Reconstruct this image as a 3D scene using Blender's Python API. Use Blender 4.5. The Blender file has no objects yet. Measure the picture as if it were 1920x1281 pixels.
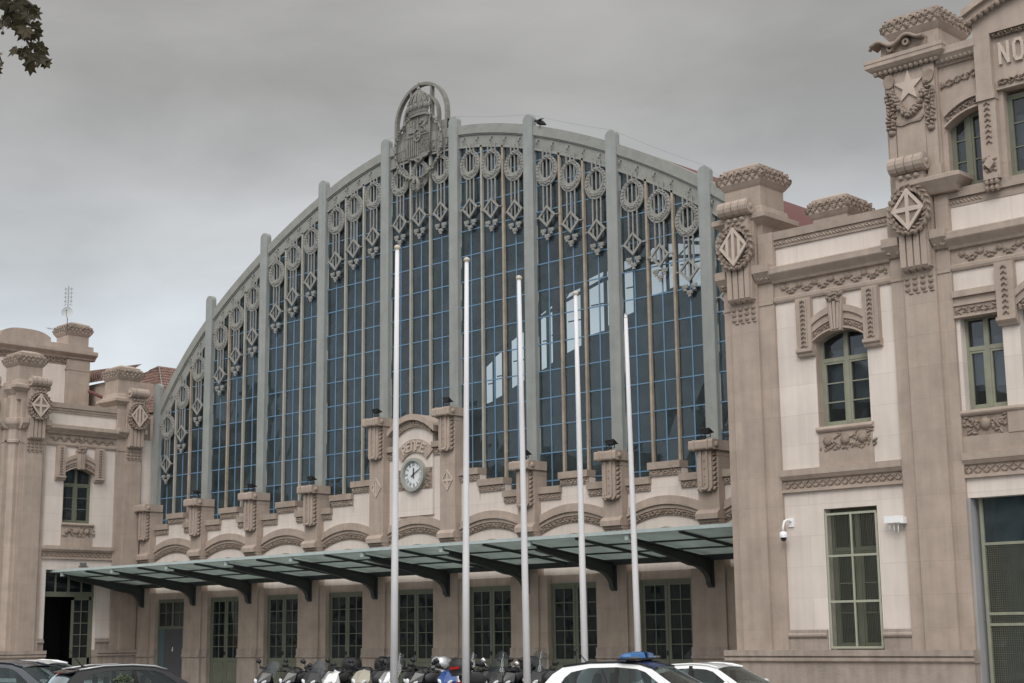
import bpy, math, random
import numpy as np
from mathutils import Vector, Matrix
random.seed(7)
R = math.radians
S = bpy.context.scene
# ------------------------------------------------------------------ camera
CAM = (45.70364, -42.84716, 1.6)
YAW, PITCH, ROLL, FPX = 0.75677, 0.18766, -0.01162, 2889.016
def cam_axes():
    f = Vector((-math.sin(YAW)*math.cos(PITCH), math.cos(YAW)*math.cos(PITCH), math.sin(PITCH)))
    r = Vector((math.cos(YAW), math.sin(YAW), 0)); u = r.cross(f)
    r2 = math.cos(ROLL)*r + math.sin(ROLL)*u; u2 = -math.sin(ROLL)*r + math.cos(ROLL)*u
    return r2, u2, f
r_, u_, f_ = cam_axes()
cd = bpy.data.cameras.new('camera'); cam = bpy.data.objects.new('camera', cd); S.collection.objects.link(cam)
cd.sensor_width = 36; cd.lens = FPX/1920*36; cd.clip_end = 3000; cd.clip_start = 0.1
m3 = Matrix((r_, u_, -f_)).transposed(); cam.matrix_world = Matrix.Translation(CAM) @ m3.to_4x4()
S.camera = cam
def ray(x, y): return f_ + (x-960)/FPX*r_ - (y-640.5)/FPX*u_
def at(x, y, z):           # point at depth z along the optical axis seen at photo pixel x,y
    return Vector(CAM) + z*ray(x, y)
def onY(x, y, Y):
    d = ray(x, y); t = (Y-CAM[1])/d.y; return Vector(CAM)+t*d
# ------------------------------------------------------------------ world
W = bpy.data.worlds.new('World'); S.world = W; W.use_nodes = True
nt = W.node_tree; N = nt.nodes; L = nt.links; N.clear()
out = N.new('ShaderNodeOutputWorld'); bg = N.new('ShaderNodeBackground')
sky = N.new('ShaderNodeTexSky'); sky.sky_type = 'NISHITA'; sky.sun_disc = False
SUN_EL, SUN_AZ = 40, 148       # degrees; azimuth clockwise from +Y
sky.sun_elevation = R(SUN_EL); sky.sun_rotation = R(SUN_AZ); sky.air_density = 2; sky.dust_density = 4
tc = N.new('ShaderNodeTexCoord'); sx = N.new('ShaderNodeSeparateXYZ'); L.new(tc.outputs['Generated'], sx.inputs[0])
ramp = N.new('ShaderNodeValToRGB'); L.new(sx.outputs['Z'], ramp.inputs[0])
el = ramp.color_ramp.elements
el[0].position = 0.0; el[0].color = (.56,.63,.70,1); el[1].position = 1.0; el[1].color = (.78,.77,.75,1)
for p, c in ((.14,(.64,.70,.75)), (.21,(.56,.595,.63)), (.27,(.46,.47,.48)), (.34,(.385,.378,.37)), (.45,(.36,.35,.338)), (.62,(.5,.49,.475))):
    e = el.new(p); e.color = (*c, 1)
mp = N.new('ShaderNodeMapping'); mp.inputs['Scale'].default_value = (1.6, 1.6, 4.2); mp.inputs['Rotation'].default_value = (.10,.05,.6); L.new(tc.outputs['Generated'], mp.inputs[0])
nz = N.new('ShaderNodeTexNoise'); nz.inputs['Scale'].default_value = 2.6; nz.inputs['Detail'].default_value = 7; nz.inputs['Roughness'].default_value = .52; nz.inputs['Distortion'].default_value = .25
L.new(mp.outputs[0], nz.inputs['Vector'])
cr = N.new('ShaderNodeMapRange'); cr.inputs[1].default_value = .33; cr.inputs[2].default_value = .68; cr.inputs[3].default_value = .84; cr.inputs[4].default_value = 1.17
L.new(nz.outputs['Fac'], cr.inputs[0])
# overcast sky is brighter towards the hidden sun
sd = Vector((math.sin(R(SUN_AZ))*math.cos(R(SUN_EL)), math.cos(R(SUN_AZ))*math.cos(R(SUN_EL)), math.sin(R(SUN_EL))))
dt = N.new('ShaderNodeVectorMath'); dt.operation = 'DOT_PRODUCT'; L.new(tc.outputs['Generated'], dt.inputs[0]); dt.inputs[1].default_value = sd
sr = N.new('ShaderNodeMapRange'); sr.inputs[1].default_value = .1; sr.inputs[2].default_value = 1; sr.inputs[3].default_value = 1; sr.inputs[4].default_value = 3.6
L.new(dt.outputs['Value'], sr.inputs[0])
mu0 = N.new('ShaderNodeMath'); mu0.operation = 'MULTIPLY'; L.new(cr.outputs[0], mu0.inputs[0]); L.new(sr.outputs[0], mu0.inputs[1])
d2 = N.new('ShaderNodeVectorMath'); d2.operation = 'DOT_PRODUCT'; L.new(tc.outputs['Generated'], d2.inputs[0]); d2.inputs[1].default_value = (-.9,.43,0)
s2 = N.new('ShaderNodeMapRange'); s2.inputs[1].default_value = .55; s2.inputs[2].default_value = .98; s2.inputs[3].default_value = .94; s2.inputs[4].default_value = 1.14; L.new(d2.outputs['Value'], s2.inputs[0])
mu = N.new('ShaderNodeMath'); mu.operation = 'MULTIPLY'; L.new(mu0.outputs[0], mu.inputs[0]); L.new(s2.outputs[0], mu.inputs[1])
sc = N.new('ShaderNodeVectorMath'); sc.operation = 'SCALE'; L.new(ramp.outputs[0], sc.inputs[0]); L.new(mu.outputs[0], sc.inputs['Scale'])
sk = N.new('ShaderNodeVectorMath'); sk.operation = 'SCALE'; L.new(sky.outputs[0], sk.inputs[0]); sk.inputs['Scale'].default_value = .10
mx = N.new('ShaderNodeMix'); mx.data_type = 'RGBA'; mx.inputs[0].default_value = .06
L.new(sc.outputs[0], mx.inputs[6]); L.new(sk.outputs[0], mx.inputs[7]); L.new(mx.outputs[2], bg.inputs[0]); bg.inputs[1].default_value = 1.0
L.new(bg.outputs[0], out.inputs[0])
# ------------------------------------------------------------------ sun behind cloud
sl = bpy.data.lights.new('sun', 'SUN'); sl.energy = 1.25; sl.angle = R(25); sl.color = (1,.965,.92)
so = bpy.data.objects.new('sun', sl); S.collection.objects.link(so); so.rotation_euler = (-sd).to_track_quat('-Z','Y').to_euler(); so.location = (0,-40,60)
S.view_settings.view_transform = 'Standard'; S.view_settings.look = 'None'; S.view_settings.gamma = 1; S.view_settings.exposure = 0
# ------------------------------------------------------------------ materials
MATS = {}
def mat(name, col, rough=.85, var=.12, scale=1.2, bump=.0, bscale=30, metal=0, spec=.35, streak=0, course=0, dirt=0, coat=0):
    m = bpy.data.materials.new(name); m.use_nodes = True; t = m.node_tree; n = t.nodes; l = t.links
    b = n['Principled BSDF']; b.inputs['Roughness'].default_value = rough; b.inputs['Metallic'].default_value = metal; b.inputs['Specular IOR Level'].default_value = spec
    if coat: b.inputs['Coat Weight'].default_value = coat; b.inputs['Coat Roughness'].default_value = .04
    tcn = n.new('ShaderNodeTexCoord'); src = tcn.outputs['Object']
    nn = n.new('ShaderNodeTexNoise'); nn.inputs['Scale'].default_value = scale; nn.inputs['Detail'].default_value = 6; nn.inputs['Roughness'].default_value = .62; l.new(src, nn.inputs['Vector'])
    r = n.new('ShaderNodeMapRange'); r.inputs[1].default_value = .3; r.inputs[2].default_value = .7; r.inputs[3].default_value = 1-var; r.inputs[4].default_value = 1+var; l.new(nn.outputs['Fac'], r.inputs[0])
    val = r.outputs[0]
    def mult(a, bb):
        q = n.new('ShaderNodeMath'); q.operation = 'MULTIPLY'; l.new(a, q.inputs[0]); l.new(bb, q.inputs[1]); return q.outputs[0]
    if streak:
        mpp = n.new('ShaderNodeMapping'); mpp.inputs['Scale'].default_value = (5,5,.35); l.new(src, mpp.inputs[0])
        n2 = n.new('ShaderNodeTexNoise'); n2.inputs['Scale'].default_value = 1.0; n2.inputs['Detail'].default_value = 5; l.new(mpp.outputs[0], n2.inputs['Vector'])
        r2 = n.new('ShaderNodeMapRange'); r2.inputs[1].default_value = .35; r2.inputs[2].default_value = .62; r2.inputs[3].default_value = 1-streak; r2.inputs[4].default_value = 1.0; l.new(n2.outputs['Fac'], r2.inputs[0])
        val = mult(val, r2.outputs[0])
    if dirt:
        n3 = n.new('ShaderNodeTexNoise'); n3.inputs['Scale'].default_value = 2.7; n3.inputs['Detail'].default_value = 9; n3.inputs['Roughness'].default_value = .75; l.new(src, n3.inputs['Vector'])
        r3 = n.new('ShaderNodeMapRange'); r3.inputs[1].default_value = .56; r3.inputs[2].default_value = .74; r3.inputs[3].default_value = 1.0; r3.inputs[4].default_value = 1-dirt; l.new(n3.outputs['Fac'], r3.inputs[0])
        val = mult(val, r3.outputs[0])
    bumps = []
    if course:
        s3 = n.new('ShaderNodeSeparateXYZ'); l.new(src, s3.inputs[0]); ad = n.new('ShaderNodeMath'); l.new(s3.outputs['X'], ad.inputs[0]); l.new(s3.outputs['Y'], ad.inputs[1])
        cb = n.new('ShaderNodeCombineXYZ'); l.new(ad.outputs[0], cb.inputs[0]); l.new(s3.outputs['Z'], cb.inputs[1])
        bk = n.new('ShaderNodeTexBrick'); bk.inputs['Scale'].default_value = 1; bk.inputs['Brick Width'].default_value = 2.1; bk.inputs['Row Height'].default_value = .82; bk.inputs['Mortar Size'].default_value = .012; bk.inputs['Mortar Smooth'].default_value = .5
        bk.inputs['Color1'].default_value = (1,1,1,1); bk.inputs['Color2'].default_value = (.92,.92,.92,1); bk.inputs['Mortar'].default_value = (1-course,)*3+(1,)
        l.new(cb.outputs[0], bk.inputs['Vector']); val = mult(val, bk.outputs['Color'])
    hv = n.new('ShaderNodeHueSaturation'); hv.inputs['Color'].default_value = (*col, 1); l.new(val, hv.inputs['Value']); l.new(hv.outputs[0], b.inputs['Base Color'])
    if bump:
        nb = n.new('ShaderNodeTexNoise'); nb.inputs['Scale'].default_value = bscale; nb.inputs['Detail'].default_value = 6; l.new(src, nb.inputs['Vector'])
        bp = n.new('ShaderNodeBump'); bp.inputs['Strength'].default_value = bump; bp.inputs['Distance'].default_value = .02; l.new(nb.outputs['Fac'], bp.inputs['Height']); l.new(bp.outputs[0], b.inputs['Normal'])
    MATS[name] = m; return m
mat('cream', (.67,.60,.55), var=.07, scale=.8, streak=.08, course=.17, bump=.15)
mat('tan', (.405,.330,.280), var=.12, scale=1.4, streak=.11, dirt=.14, course=.13, bump=.3)
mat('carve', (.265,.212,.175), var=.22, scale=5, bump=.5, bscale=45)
mat('cope', (.33,.27,.228), var=.16, scale=1.6, dirt=.42, bump=.3)
mat('shield', (.48,.405,.35), var=.08, scale=4, bump=.2)
mat('plinth', (.345,.292,.255), var=.14, scale=1.8, streak=.18, dirt=.2, bump=.5)
mat('iron', (.27,.285,.275), rough=.6, var=.10, scale=1.5, streak=.10, bump=.1)
mat('rim', (.245,.248,.23), rough=.7, var=.12, scale=2, dirt=.3, bump=.2)
mat('wreath', (.25,.248,.232), rough=.7, var=.15, scale=6, bump=.3)
mat('arms', (.19,.186,.168), rough=.7, var=.2, scale=6, bump=.3)
mat('post', (.36,.35,.31), rough=.7, var=.12, scale=2, streak=.15)
mat('post_rust', (.36,.305,.245), rough=.75, var=.2, scale=3, streak=.3)
mat('bluebar', (.125,.225,.34), rough=.5, var=.1)
mat('green', (.155,.163,.122), rough=.55, var=.10, scale=3, streak=.1)
mat('greenlight', (.25,.258,.198), rough=.55, var=.10, scale=3, streak=.12)
mat('sage', (.135,.146,.112), rough=.55, var=.1)
mat('canopy_steel', (.042,.049,.049), rough=.45, var=.1)
mat('canopy_edge', (.40,.47,.47), rough=.45, var=.08, scale=3)
mat('tile', (.17,.105,.085), var=.6, scale=5, dirt=.5, bump=.5)
mat('roofred', (.12,.05,.045), var=.2, scale=4)
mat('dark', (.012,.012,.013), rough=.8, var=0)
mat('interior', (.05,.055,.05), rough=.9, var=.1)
mat('white', (.80,.81,.82), rough=.35, var=.03, streak=.05)
mat('polepaint', (.66,.66,.68), rough=.6, var=.04, scale=2, streak=.06)
mat('finial', (.52,.46,.38), rough=.5, var=.08)
mat('carwhite', (.78,.79,.80), rough=.25, var=.01, coat=.8)
mat('carblue', (.012,.03,.13), rough=.3, var=.02, coat=.8)
mat('carnavy', (.022,.03,.045), rough=.3, var=.02, coat=.9)
mat('carblack', (.008,.009,.011), rough=.35, var=.02, coat=.4, spec=.3)
mat('carsilver', (.42,.43,.45), rough=.3, metal=.4, var=.02, coat=.7)
mat('rubber', (.014,.014,.015), rough=.75, var=.05)
mat('plastic', (.022,.022,.024), rough=.5, var=.05)
mat('grillepaint', (.34,.35,.28), rough=.5, var=.1)
mat('star_relief_tone', (.49,.41,.35), var=.1, bump=.2)  # lighter colour makes the star read where its relief shadow would
mat('dishgrey', (.42,.44,.45), rough=.6, var=.05)
mat('reveal', (.34,.34,.35), var=.1, streak=.1)
mat('curtain', (.42,.44,.47), var=.25, scale=2, rough=.9)
mat('grey', (.16,.165,.17), rough=.5, var=.08)
mat('chrome', (.6,.6,.6), rough=.2, metal=.9, var=.02)
mat('redlamp', (.35,.02,.02), rough=.3, var=0)
mat('barblue', (.03,.14,.36), rough=.25, var=.25, scale=25, coat=.6)
mat('face', (.66,.69,.71), rough=.5, var=.03)
mat('clockring', (.32,.33,.305), rough=.45, var=.1)
mat('asphalt', (.10,.10,.10), var=.25, scale=3, bump=.4, bscale=80)
mat('paving', (.36,.345,.32), var=.15, scale=2, course=.2, bump=.2)
mat('kerb', (.27,.26,.25), var=.12)
mat('markpaint', (.6,.6,.58), var=.15, scale=5)
mat('leafbrown', (.055,.045,.022), rough=.6, var=.65, scale=4)
mat('leafgreen', (.05,.075,.03), rough=.5, var=.4, scale=9)
mat('bark', (.11,.095,.075), var=.4, scale=8, bump=.6)
mat('bird', (.02,.02,.022), var=.2)
mat('board', (.085,.13,.15), rough=.6, var=.08)
mat('boardgrey', (.078,.078,.09), rough=.6, var=.06)
mat('facade_far', (.34,.31,.27), var=.1, scale=.5, streak=.1)
mat('scooterblue', (.01,.06,.25), rough=.3, var=.02, coat=.7)
mat('seatgrey', (.05,.05,.055), rough=.6, var=.1)
mat('beige', (.35,.33,.27), rough=.4, var=.05)
def glassmat(name, tint, trans, rough=.02, ior=1.45, wav=.0, fk=1.6, refl_fill=0):
    m = bpy.data.materials.new(name); m.use_nodes = True; t = m.node_tree; n = t.nodes; l = t.links; n.clear()
    o = n.new('ShaderNodeOutputMaterial'); tr = n.new('ShaderNodeBsdfTransparent'); tr.inputs[0].default_value = (*trans, 1)
    gl = n.new('ShaderNodeBsdfGlossy'); gl.inputs['Roughness'].default_value = rough; gl.inputs['Color'].default_value = (*tint, 1)
    fr = n.new('ShaderNodeFresnel'); fr.inputs[0].default_value = ior
    fm = n.new('ShaderNodeMath'); fm.operation = 'MULTIPLY'; fm.inputs[1].default_value = fk; fm.use_clamp = True; l.new(fr.outputs[0], fm.inputs[0])
    mxx = n.new('ShaderNodeMixShader'); l.new(fm.outputs[0], mxx.inputs[0]); l.new(tr.outputs[0], mxx.inputs[1]); l.new(gl.outputs[0], mxx.inputs[2]); l.new(mxx.outputs[0], o.inputs[0])
    if refl_fill:  # pale diffuse layer painted over the panes in place of brighter reflections
        df = n.new('ShaderNodeBsdfDiffuse'); df.inputs[0].default_value = (.32,.42,.46,1); m2 = n.new('ShaderNodeMixShader'); l.new(mxx.outputs[0], m2.inputs[1]); l.new(df.outputs[0], m2.inputs[2]); l.new(m2.outputs[0], o.inputs[0])
        tcd = n.new('ShaderNodeTexCoord'); nd = n.new('ShaderNodeTexNoise'); nd.inputs['Scale'].default_value = 1.1; nd.inputs['Detail'].default_value = 8; nd.inputs['Roughness'].default_value = .7; l.new(tcd.outputs['Object'], nd.inputs['Vector'])
        rd = n.new('ShaderNodeMapRange'); rd.inputs[1].default_value = .35; rd.inputs[2].default_value = .7; rd.inputs[3].default_value = refl_fill*.6; rd.inputs[4].default_value = refl_fill*1.5; l.new(nd.outputs['Fac'], rd.inputs[0]); l.new(rd.outputs[0], m2.inputs[0])
    if wav:
        tcn = n.new('ShaderNodeTexCoord'); nb = n.new('ShaderNodeTexNoise'); nb.inputs['Scale'].default_value = .9; nb.inputs['Detail'].default_value = 1; l.new(tcn.outputs['Object'], nb.inputs['Vector'])
        bp = n.new('ShaderNodeBump'); bp.inputs['Strength'].default_value = wav; bp.inputs['Distance'].default_value = .05; l.new(nb.outputs['Fac'], bp.inputs['Height']); l.new(bp.outputs[0], gl.inputs['Normal'])
    MATS[name] = m
glassmat('hallglass', (.80,.92,1), (.60,.66,.68), wav=.25, fk=1.3, refl_fill=.085)
glassmat('blueglass', (.6,.85,1), (.3,.38,.45), wav=.2, refl_fill=.07)
glassmat('winglass', (.9,.95,1), (.42,.46,.48), wav=.2, refl_fill=.035)
glassmat('carglass', (.75,.85,.88), (.34,.40,.40), fk=1.15)
glassmat('clearglass', (.95,1,1), (.62,.68,.70))
glassmat('clearscreen', (.75,.8,.82), (.50,.53,.54), rough=.1, fk=.9)
glassmat('darkscreen', (.9,.95,1), (.16,.17,.18), rough=.08)
def winfacade():
    m = mat('facade_win', (.30,.27,.235), var=.1, scale=.5); t = m.node_tree; n = t.nodes; l = t.links; b = n['Principled BSDF']
    tcn = n.new('ShaderNodeTexCoord'); s3 = n.new('ShaderNodeSeparateXYZ'); l.new(tcn.outputs['Object'], s3.inputs[0]); cb = n.new('ShaderNodeCombineXYZ'); l.new(s3.outputs['X'], cb.inputs[0]); l.new(s3.outputs['Z'], cb.inputs[1])
    bk = n.new('ShaderNodeTexBrick'); bk.offset = 0; bk.inputs['Scale'].default_value = 1; bk.inputs['Brick Width'].default_value = 2.6; bk.inputs['Row Height'].default_value = 3.1; bk.inputs['Mortar Size'].default_value = .75; bk.inputs['Mortar Smooth'].default_value = 0
    bk.inputs['Color1'].default_value = (.02,.022,.025,1); bk.inputs['Color2'].default_value = (.04,.04,.04,1); bk.inputs['Mortar'].default_value = (.45,.42,.37,1); l.new(cb.outputs[0], bk.inputs['Vector']); l.new(bk.outputs['Color'], b.inputs['Base Color'])
winfacade()
def canopy_glass():
    m = bpy.data.materials.new('canopyglass'); m.use_nodes = True; t = m.node_tree; n = t.nodes; l = t.links; n.clear()
    o = n.new('ShaderNodeOutputMaterial'); a = n.new('ShaderNodeBsdfTranslucent'); a.inputs[0].default_value = (.54,.59,.57,1)
    d = n.new('ShaderNodeBsdfDiffuse'); d.inputs[0].default_value = (.29,.315,.305,1); tr = n.new('ShaderNodeBsdfTransparent'); tr.inputs[0].default_value = (.5,.58,.56,1)
    tcn = n.new('ShaderNodeTexCoord'); nz_ = n.new('ShaderNodeTexNoise'); nz_.inputs['Scale'].default_value = 1.2; nz_.inputs['Detail'].default_value = 5; l.new(tcn.outputs['Object'], nz_.inputs['Vector'])
    mr = n.new('ShaderNodeMapRange'); mr.inputs[1].default_value = .3; mr.inputs[2].default_value = .7; mr.inputs[3].default_value = .45; mr.inputs[4].default_value = .7; l.new(nz_.outputs['Fac'], mr.inputs[0])
    a1 = n.new('ShaderNodeMixShader'); l.new(mr.outputs[0], a1.inputs[0]); l.new(d.outputs[0], a1.inputs[1]); l.new(a.outputs[0], a1.inputs[2])
    a2 = n.new('ShaderNodeMixShader'); a2.inputs[0].default_value = .30; l.new(a1.outputs[0], a2.inputs[1]); l.new(tr.outputs[0], a2.inputs[2]); l.new(a2.outputs[0], o.inputs[0]); MATS['canopyglass'] = m
canopy_glass()
# ------------------------------------------------------------------ mesh tools
class Fr:
    def __init__(s, o=(0,0,0), U=(1,0,0), O=(0,-1,0)): s.o = np.array(o, float); s.U = np.array(U, float); s.O = np.array(O, float)
    def pt(s, u, o, z): return s.o + u*s.U + o*s.O + np.array((0,0,z))
FH = Fr(); WORLD = Fr((0,0,0),(1,0,0),(0,1,0))
def _hemi():
    V = [(0,1,0)]; F = []; n = 7
    for k, a in enumerate((38, 74, 100)):
        for i in range(n):
            t = 2*math.pi*i/n + k*.45
            V.append((math.sin(R(a))*math.cos(t), math.cos(R(a)), math.sin(R(a))*math.sin(t)))
    for i in range(n):
        j = (i+1) % n; F.append((0, 1+j, 1+i))
        for k in range(2):
            a = 1+k*n; F.append((a+i, a+j, a+n+j, a+n+i))
    return np.array(V), F
HV, HF = _hemi()
class M:
    def __init__(s, fr=FH): s.fr = fr; s.v = []; s.f = []; s.n = 0; s.sm = []
    def add(s, V, F, smooth=False):
        V = np.asarray(V, float); fr = s.fr
        Wd = fr.o + V[:,0:1]*fr.U + V[:,1:2]*fr.O + V[:,2:3]*np.array((0,0,1.))
        s.v.append(Wd); n = s.n; s.f += [tuple(i+n for i in f) for f in F]; s.sm += [smooth]*len(F); s.n += len(V); return s
    def box(s, u0, u1, o0, o1, z0, z1):
        V = [(u,o,z) for u in (u0,u1) for o in (o0,o1) for z in (z0,z1)]
        return s.add(V, [(0,1,3,2),(4,6,7,5),(0,4,5,1),(2,3,7,6),(0,2,6,4),(1,5,7,3)])
    def prism(s, poly, o0, o1):            # polygon in (u,z), extruded outwards
        n = len(poly); V = [(u,o0,z) for u,z in poly]+[(u,o1,z) for u,z in poly]
        return s.add(V, [tuple(range(n)), tuple(range(2*n-1,n-1,-1))]+[(i,(i+1)%n,n+(i+1)%n,n+i) for i in range(n)])
    def prof(s, poly, u0, u1, sm=False):   # polygon in (o,z), run along u
        n = len(poly); V = [(u0,o,z) for o,z in poly]+[(u1,o,z) for o,z in poly]
        return s.add(V, [tuple(range(n)), tuple(range(2*n-1,n-1,-1))]+[(i,(i+1)%n,n+(i+1)%n,n+i) for i in range(n)])
    def loft(s, cu, co, rings, nseg=4, rot=None, smooth=False):    # rings of (hw, hd, z): nseg 4 = rectangle, else round / octagon
        V = []; k = nseg; q = math.sqrt(2) if nseg == 4 else 1
        off = math.pi/4 if nseg == 4 else (math.pi/nseg if rot is None else rot)
        for hw, hd, z in rings:
            for i in range(k):
                a = off+2*math.pi*i/k; V.append((cu+hw*q*math.cos(a), co+hd*q*math.sin(a), z))
        F = [tuple(range(k)), tuple(range((len(rings)-1)*k, len(rings)*k))[::-1]]
        for r in range(len(rings)-1):
            for i in range(k): F.append((r*k+i, r*k+(i+1)%k, (r+1)*k+(i+1)%k, (r+1)*k+i))
        return s.add(V, F, smooth)
    def tube(s, pts, r, n=6, smooth=True, caps=True):
        P = [Vector(p) for p in pts]; V = []; rr = r if isinstance(r, (list, tuple)) else [r]*len(P)
        up = Vector((0,0,1)); prev = None
        for i, p in enumerate(P):
            d = (P[min(i+1,len(P)-1)]-P[max(i-1,0)]).normalized()
            a = d.cross(up if abs(d.z) < .95 else Vector((1,0,0))).normalized()
            if prev is not None and a.dot(prev) < 0: a = -a
            prev = a; b = d.cross(a)
            for k in range(n):
                t = 2*math.pi*k/n; q = p+rr[i]*(math.cos(t)*a+math.sin(t)*b); V.append(tuple(q))
        F = [(i*n+k, i*n+(k+1)%n, (i+1)*n+(k+1)%n, (i+1)*n+k) for i in range(len(P)-1) for k in range(n)]
        if caps: F += [tuple(range(n))[::-1], tuple(range((len(P)-1)*n, len(P)*n))]
        return s.add(V, F, smooth)
    def blob(s, u, o, z, ru, ro, rz, rot=0, side=0):   # half-ellipsoid bump facing outward (side: +-1 faces +-u)
        c, q = math.cos(rot), math.sin(rot)
        if side == 0:
            x = HV[:,0]*ru; zz = HV[:,2]*rz; V = np.stack([u+x*c-zz*q, o+HV[:,1]*ro, z+x*q+zz*c], 1)
        else:
            x = HV[:,0]*ru; zz = HV[:,2]*rz; V = np.stack([u+side*HV[:,1]*ro, o+x*c-zz*q, z+x*q+zz*c], 1)
        return s.add(V, HF, ru > .115 or ru < .03)
    def ball(s, u, o, z, r, n=8, k=5):
        V = []; 
        for i in range(k+1):
            a = math.pi*i/k
            for j in range(n):
                t = 2*math.pi*j/n; V.append((u+r*math.sin(a)*math.cos(t), o+r*math.sin(a)*math.sin(t), z+r*math.cos(a)))
        F = [(i*n+j, i*n+(j+1)%n, (i+1)*n+(j+1)%n, (i+1)*n+j) for i in range(k) for j in range(n)]
        return s.add(V, F, True)
    def band(s, us, lo, hi, o0, o1):       # band between two curves lo(u), hi(u)
        n = len(us); V = []
        for u in us: V += [(u,o0,lo(u)),(u,o0,hi(u)),(u,o1,lo(u)),(u,o1,hi(u))]
        F = [(0,1,3,2),(4*n-4,4*n-2,4*n-1,4*n-3)]
        for i in range(n-1):
            a = 4*i; b = a+4; F += [(a,b,b+1,a+1),(a+2,a+3,b+3,b+2),(a,a+2,b+2,b),(a+1,b+1,b+3,a+3)]
        return s.add(V, F)
    def ringband(s, cu, cz, r0, r1, o0, o1, a0=0, a1=360, n=28, ez=1):
        V = []; closed = abs(a1-a0) >= 360; m = n if closed else n+1
        for i in range(m):
            a = R(a0+(a1-a0)*i/n)
            for r in (r0, r1):
                for o in (o0, o1): V.append((cu+r*math.cos(a), o, cz+r*math.sin(a)*ez))
        F = []
        for i in range(n):
            a = 4*i; b = 4*((i+1) % m); F += [(a,a+1,b+1,b),(a+2,b+2,b+3,a+3),(a,b,b+2,a+2),(a+1,a+3,b+3,b+1)]
        if not closed: F += [(0,2,3,1),(4*n,4*n+1,4*n+3,4*n+2)]
        return s.add(V, F)
    def build(s, name, mt, parent=None, fixn=True):
        me = bpy.data.meshes.new(name)
        if s.v:
            V = np.concatenate(s.v); me.from_pydata(V.tolist(), [], s.f)
            me.polygons.foreach_set('use_smooth', s.sm)
        me.materials.append(MATS[mt]); me.update()
        o = bpy.data.objects.new(name, me); S.collection.objects.link(o)
        if parent is not None:
            o.parent = parent; o.matrix_parent_inverse = root_inv(parent)
        return o
ROOTPOS = {}
def root_inv(p):
    while p.parent is not None: p = p.parent
    return Matrix.Translation(-Vector(ROOTPOS.get(p.name, (0,0,0)))) if ROOTPOS.get(p.name) and p == p else Matrix.Identity(4)
def parent_fix(o, parent, top):
    # children are authored in world coordinates: only the thing's own empty carries an offset
    o.parent = parent
    o.matrix_parent_inverse = Matrix.Translation(-Vector(ROOTPOS.get(top.name, (0,0,0)))) if parent == top else Matrix.Identity(4)
def topof(o):
    while o.parent is not None: o = o.parent
    return o
def root_inv(p):
    return Matrix.Translation(-Vector(ROOTPOS[p.name])) if p.parent is None and p.name in ROOTPOS else Matrix.Identity(4)
def thing(name, label, cat, loc=(0,0,0), group=None):
    o = bpy.data.objects.new(name, None); S.collection.objects.link(o); o.location = loc; ROOTPOS[o.name] = tuple(loc)
    o['label'] = label; o['category'] = cat; o.empty_display_size = .3
    if group: o['group'] = group
    return o
def tag(o, label, cat, group=None):
    o['label'] = label; o['category'] = cat
    if group: o['group'] = group
    return o
def struct(o): o['kind'] = 'structure'; return o
rnd = random.uniform
# ------------------------------------------------------------------ carved ornament
def leaf_frieze(m, u0, u1, z0, z1, o, curve=None, ro=.06, dens=1.0):
    h = z1-z0; step = h*.42/dens; n = max(2, int((u1-u0)/step))
    for i in range(n):
        u = u0+(i+.5)*(u1-u0)/n; zc = curve(u) if curve else 0
        d = 1 if i % 2 else -1
        for k in range(2):
            m.blob(u+rnd(-.15,.15)*h, o, zc+z0+h*(.30+.40*k)+rnd(-.05,.05)*h, h*.30, ro*rnd(.7,1.1), h*.13, d*(.7+rnd(-.3,.3))*(1 if k else -1))
        if i % 3 == 0: m.blob(u, o, zc+z0+h*.5, h*.17, ro*1.25, h*.17)
def roundel_frieze(m, u0, u1, z0, z1, o, n):
    h = z1-z0; w = (u1-u0)/n
    for i in range(n):
        u = u0+(i+.5)*w; m.blob(u, o, z0+h*.62, h*.27, h*.18, h*.27)
        for k in range(6):            # the swag between two roundels
            t = (k+.5)/6; uu = u+w*t; zz = z0+h*(.42-.30*math.sin(math.pi*t)+.25*abs(t-.5)*2)
            if uu < u1-h*.2:
                m.blob(uu, o, zz, h*.17, h*.17, h*.11, rnd(-1,1)); m.blob(uu+rnd(-.05,.05)*h, o, zz+h*rnd(.1,.3), h*.12, h*.13, h*.08, rnd(-1.5,1.5))
def braid(m, u0, u1, z0, z1, o):
    h = z1-z0; n = int((u1-u0)/(h*.5))
    for i in range(n):
        u = u0+(i+.5)*(u1-u0)/n; m.blob(u, o, (z0+z1)/2, h*.42, h*.22, h*.15, -.75+rnd(-.2,.2))
        if i % 2: m.blob(u, o, z0+h*.75, h*.2, h*.2, h*.1, .4)
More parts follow.
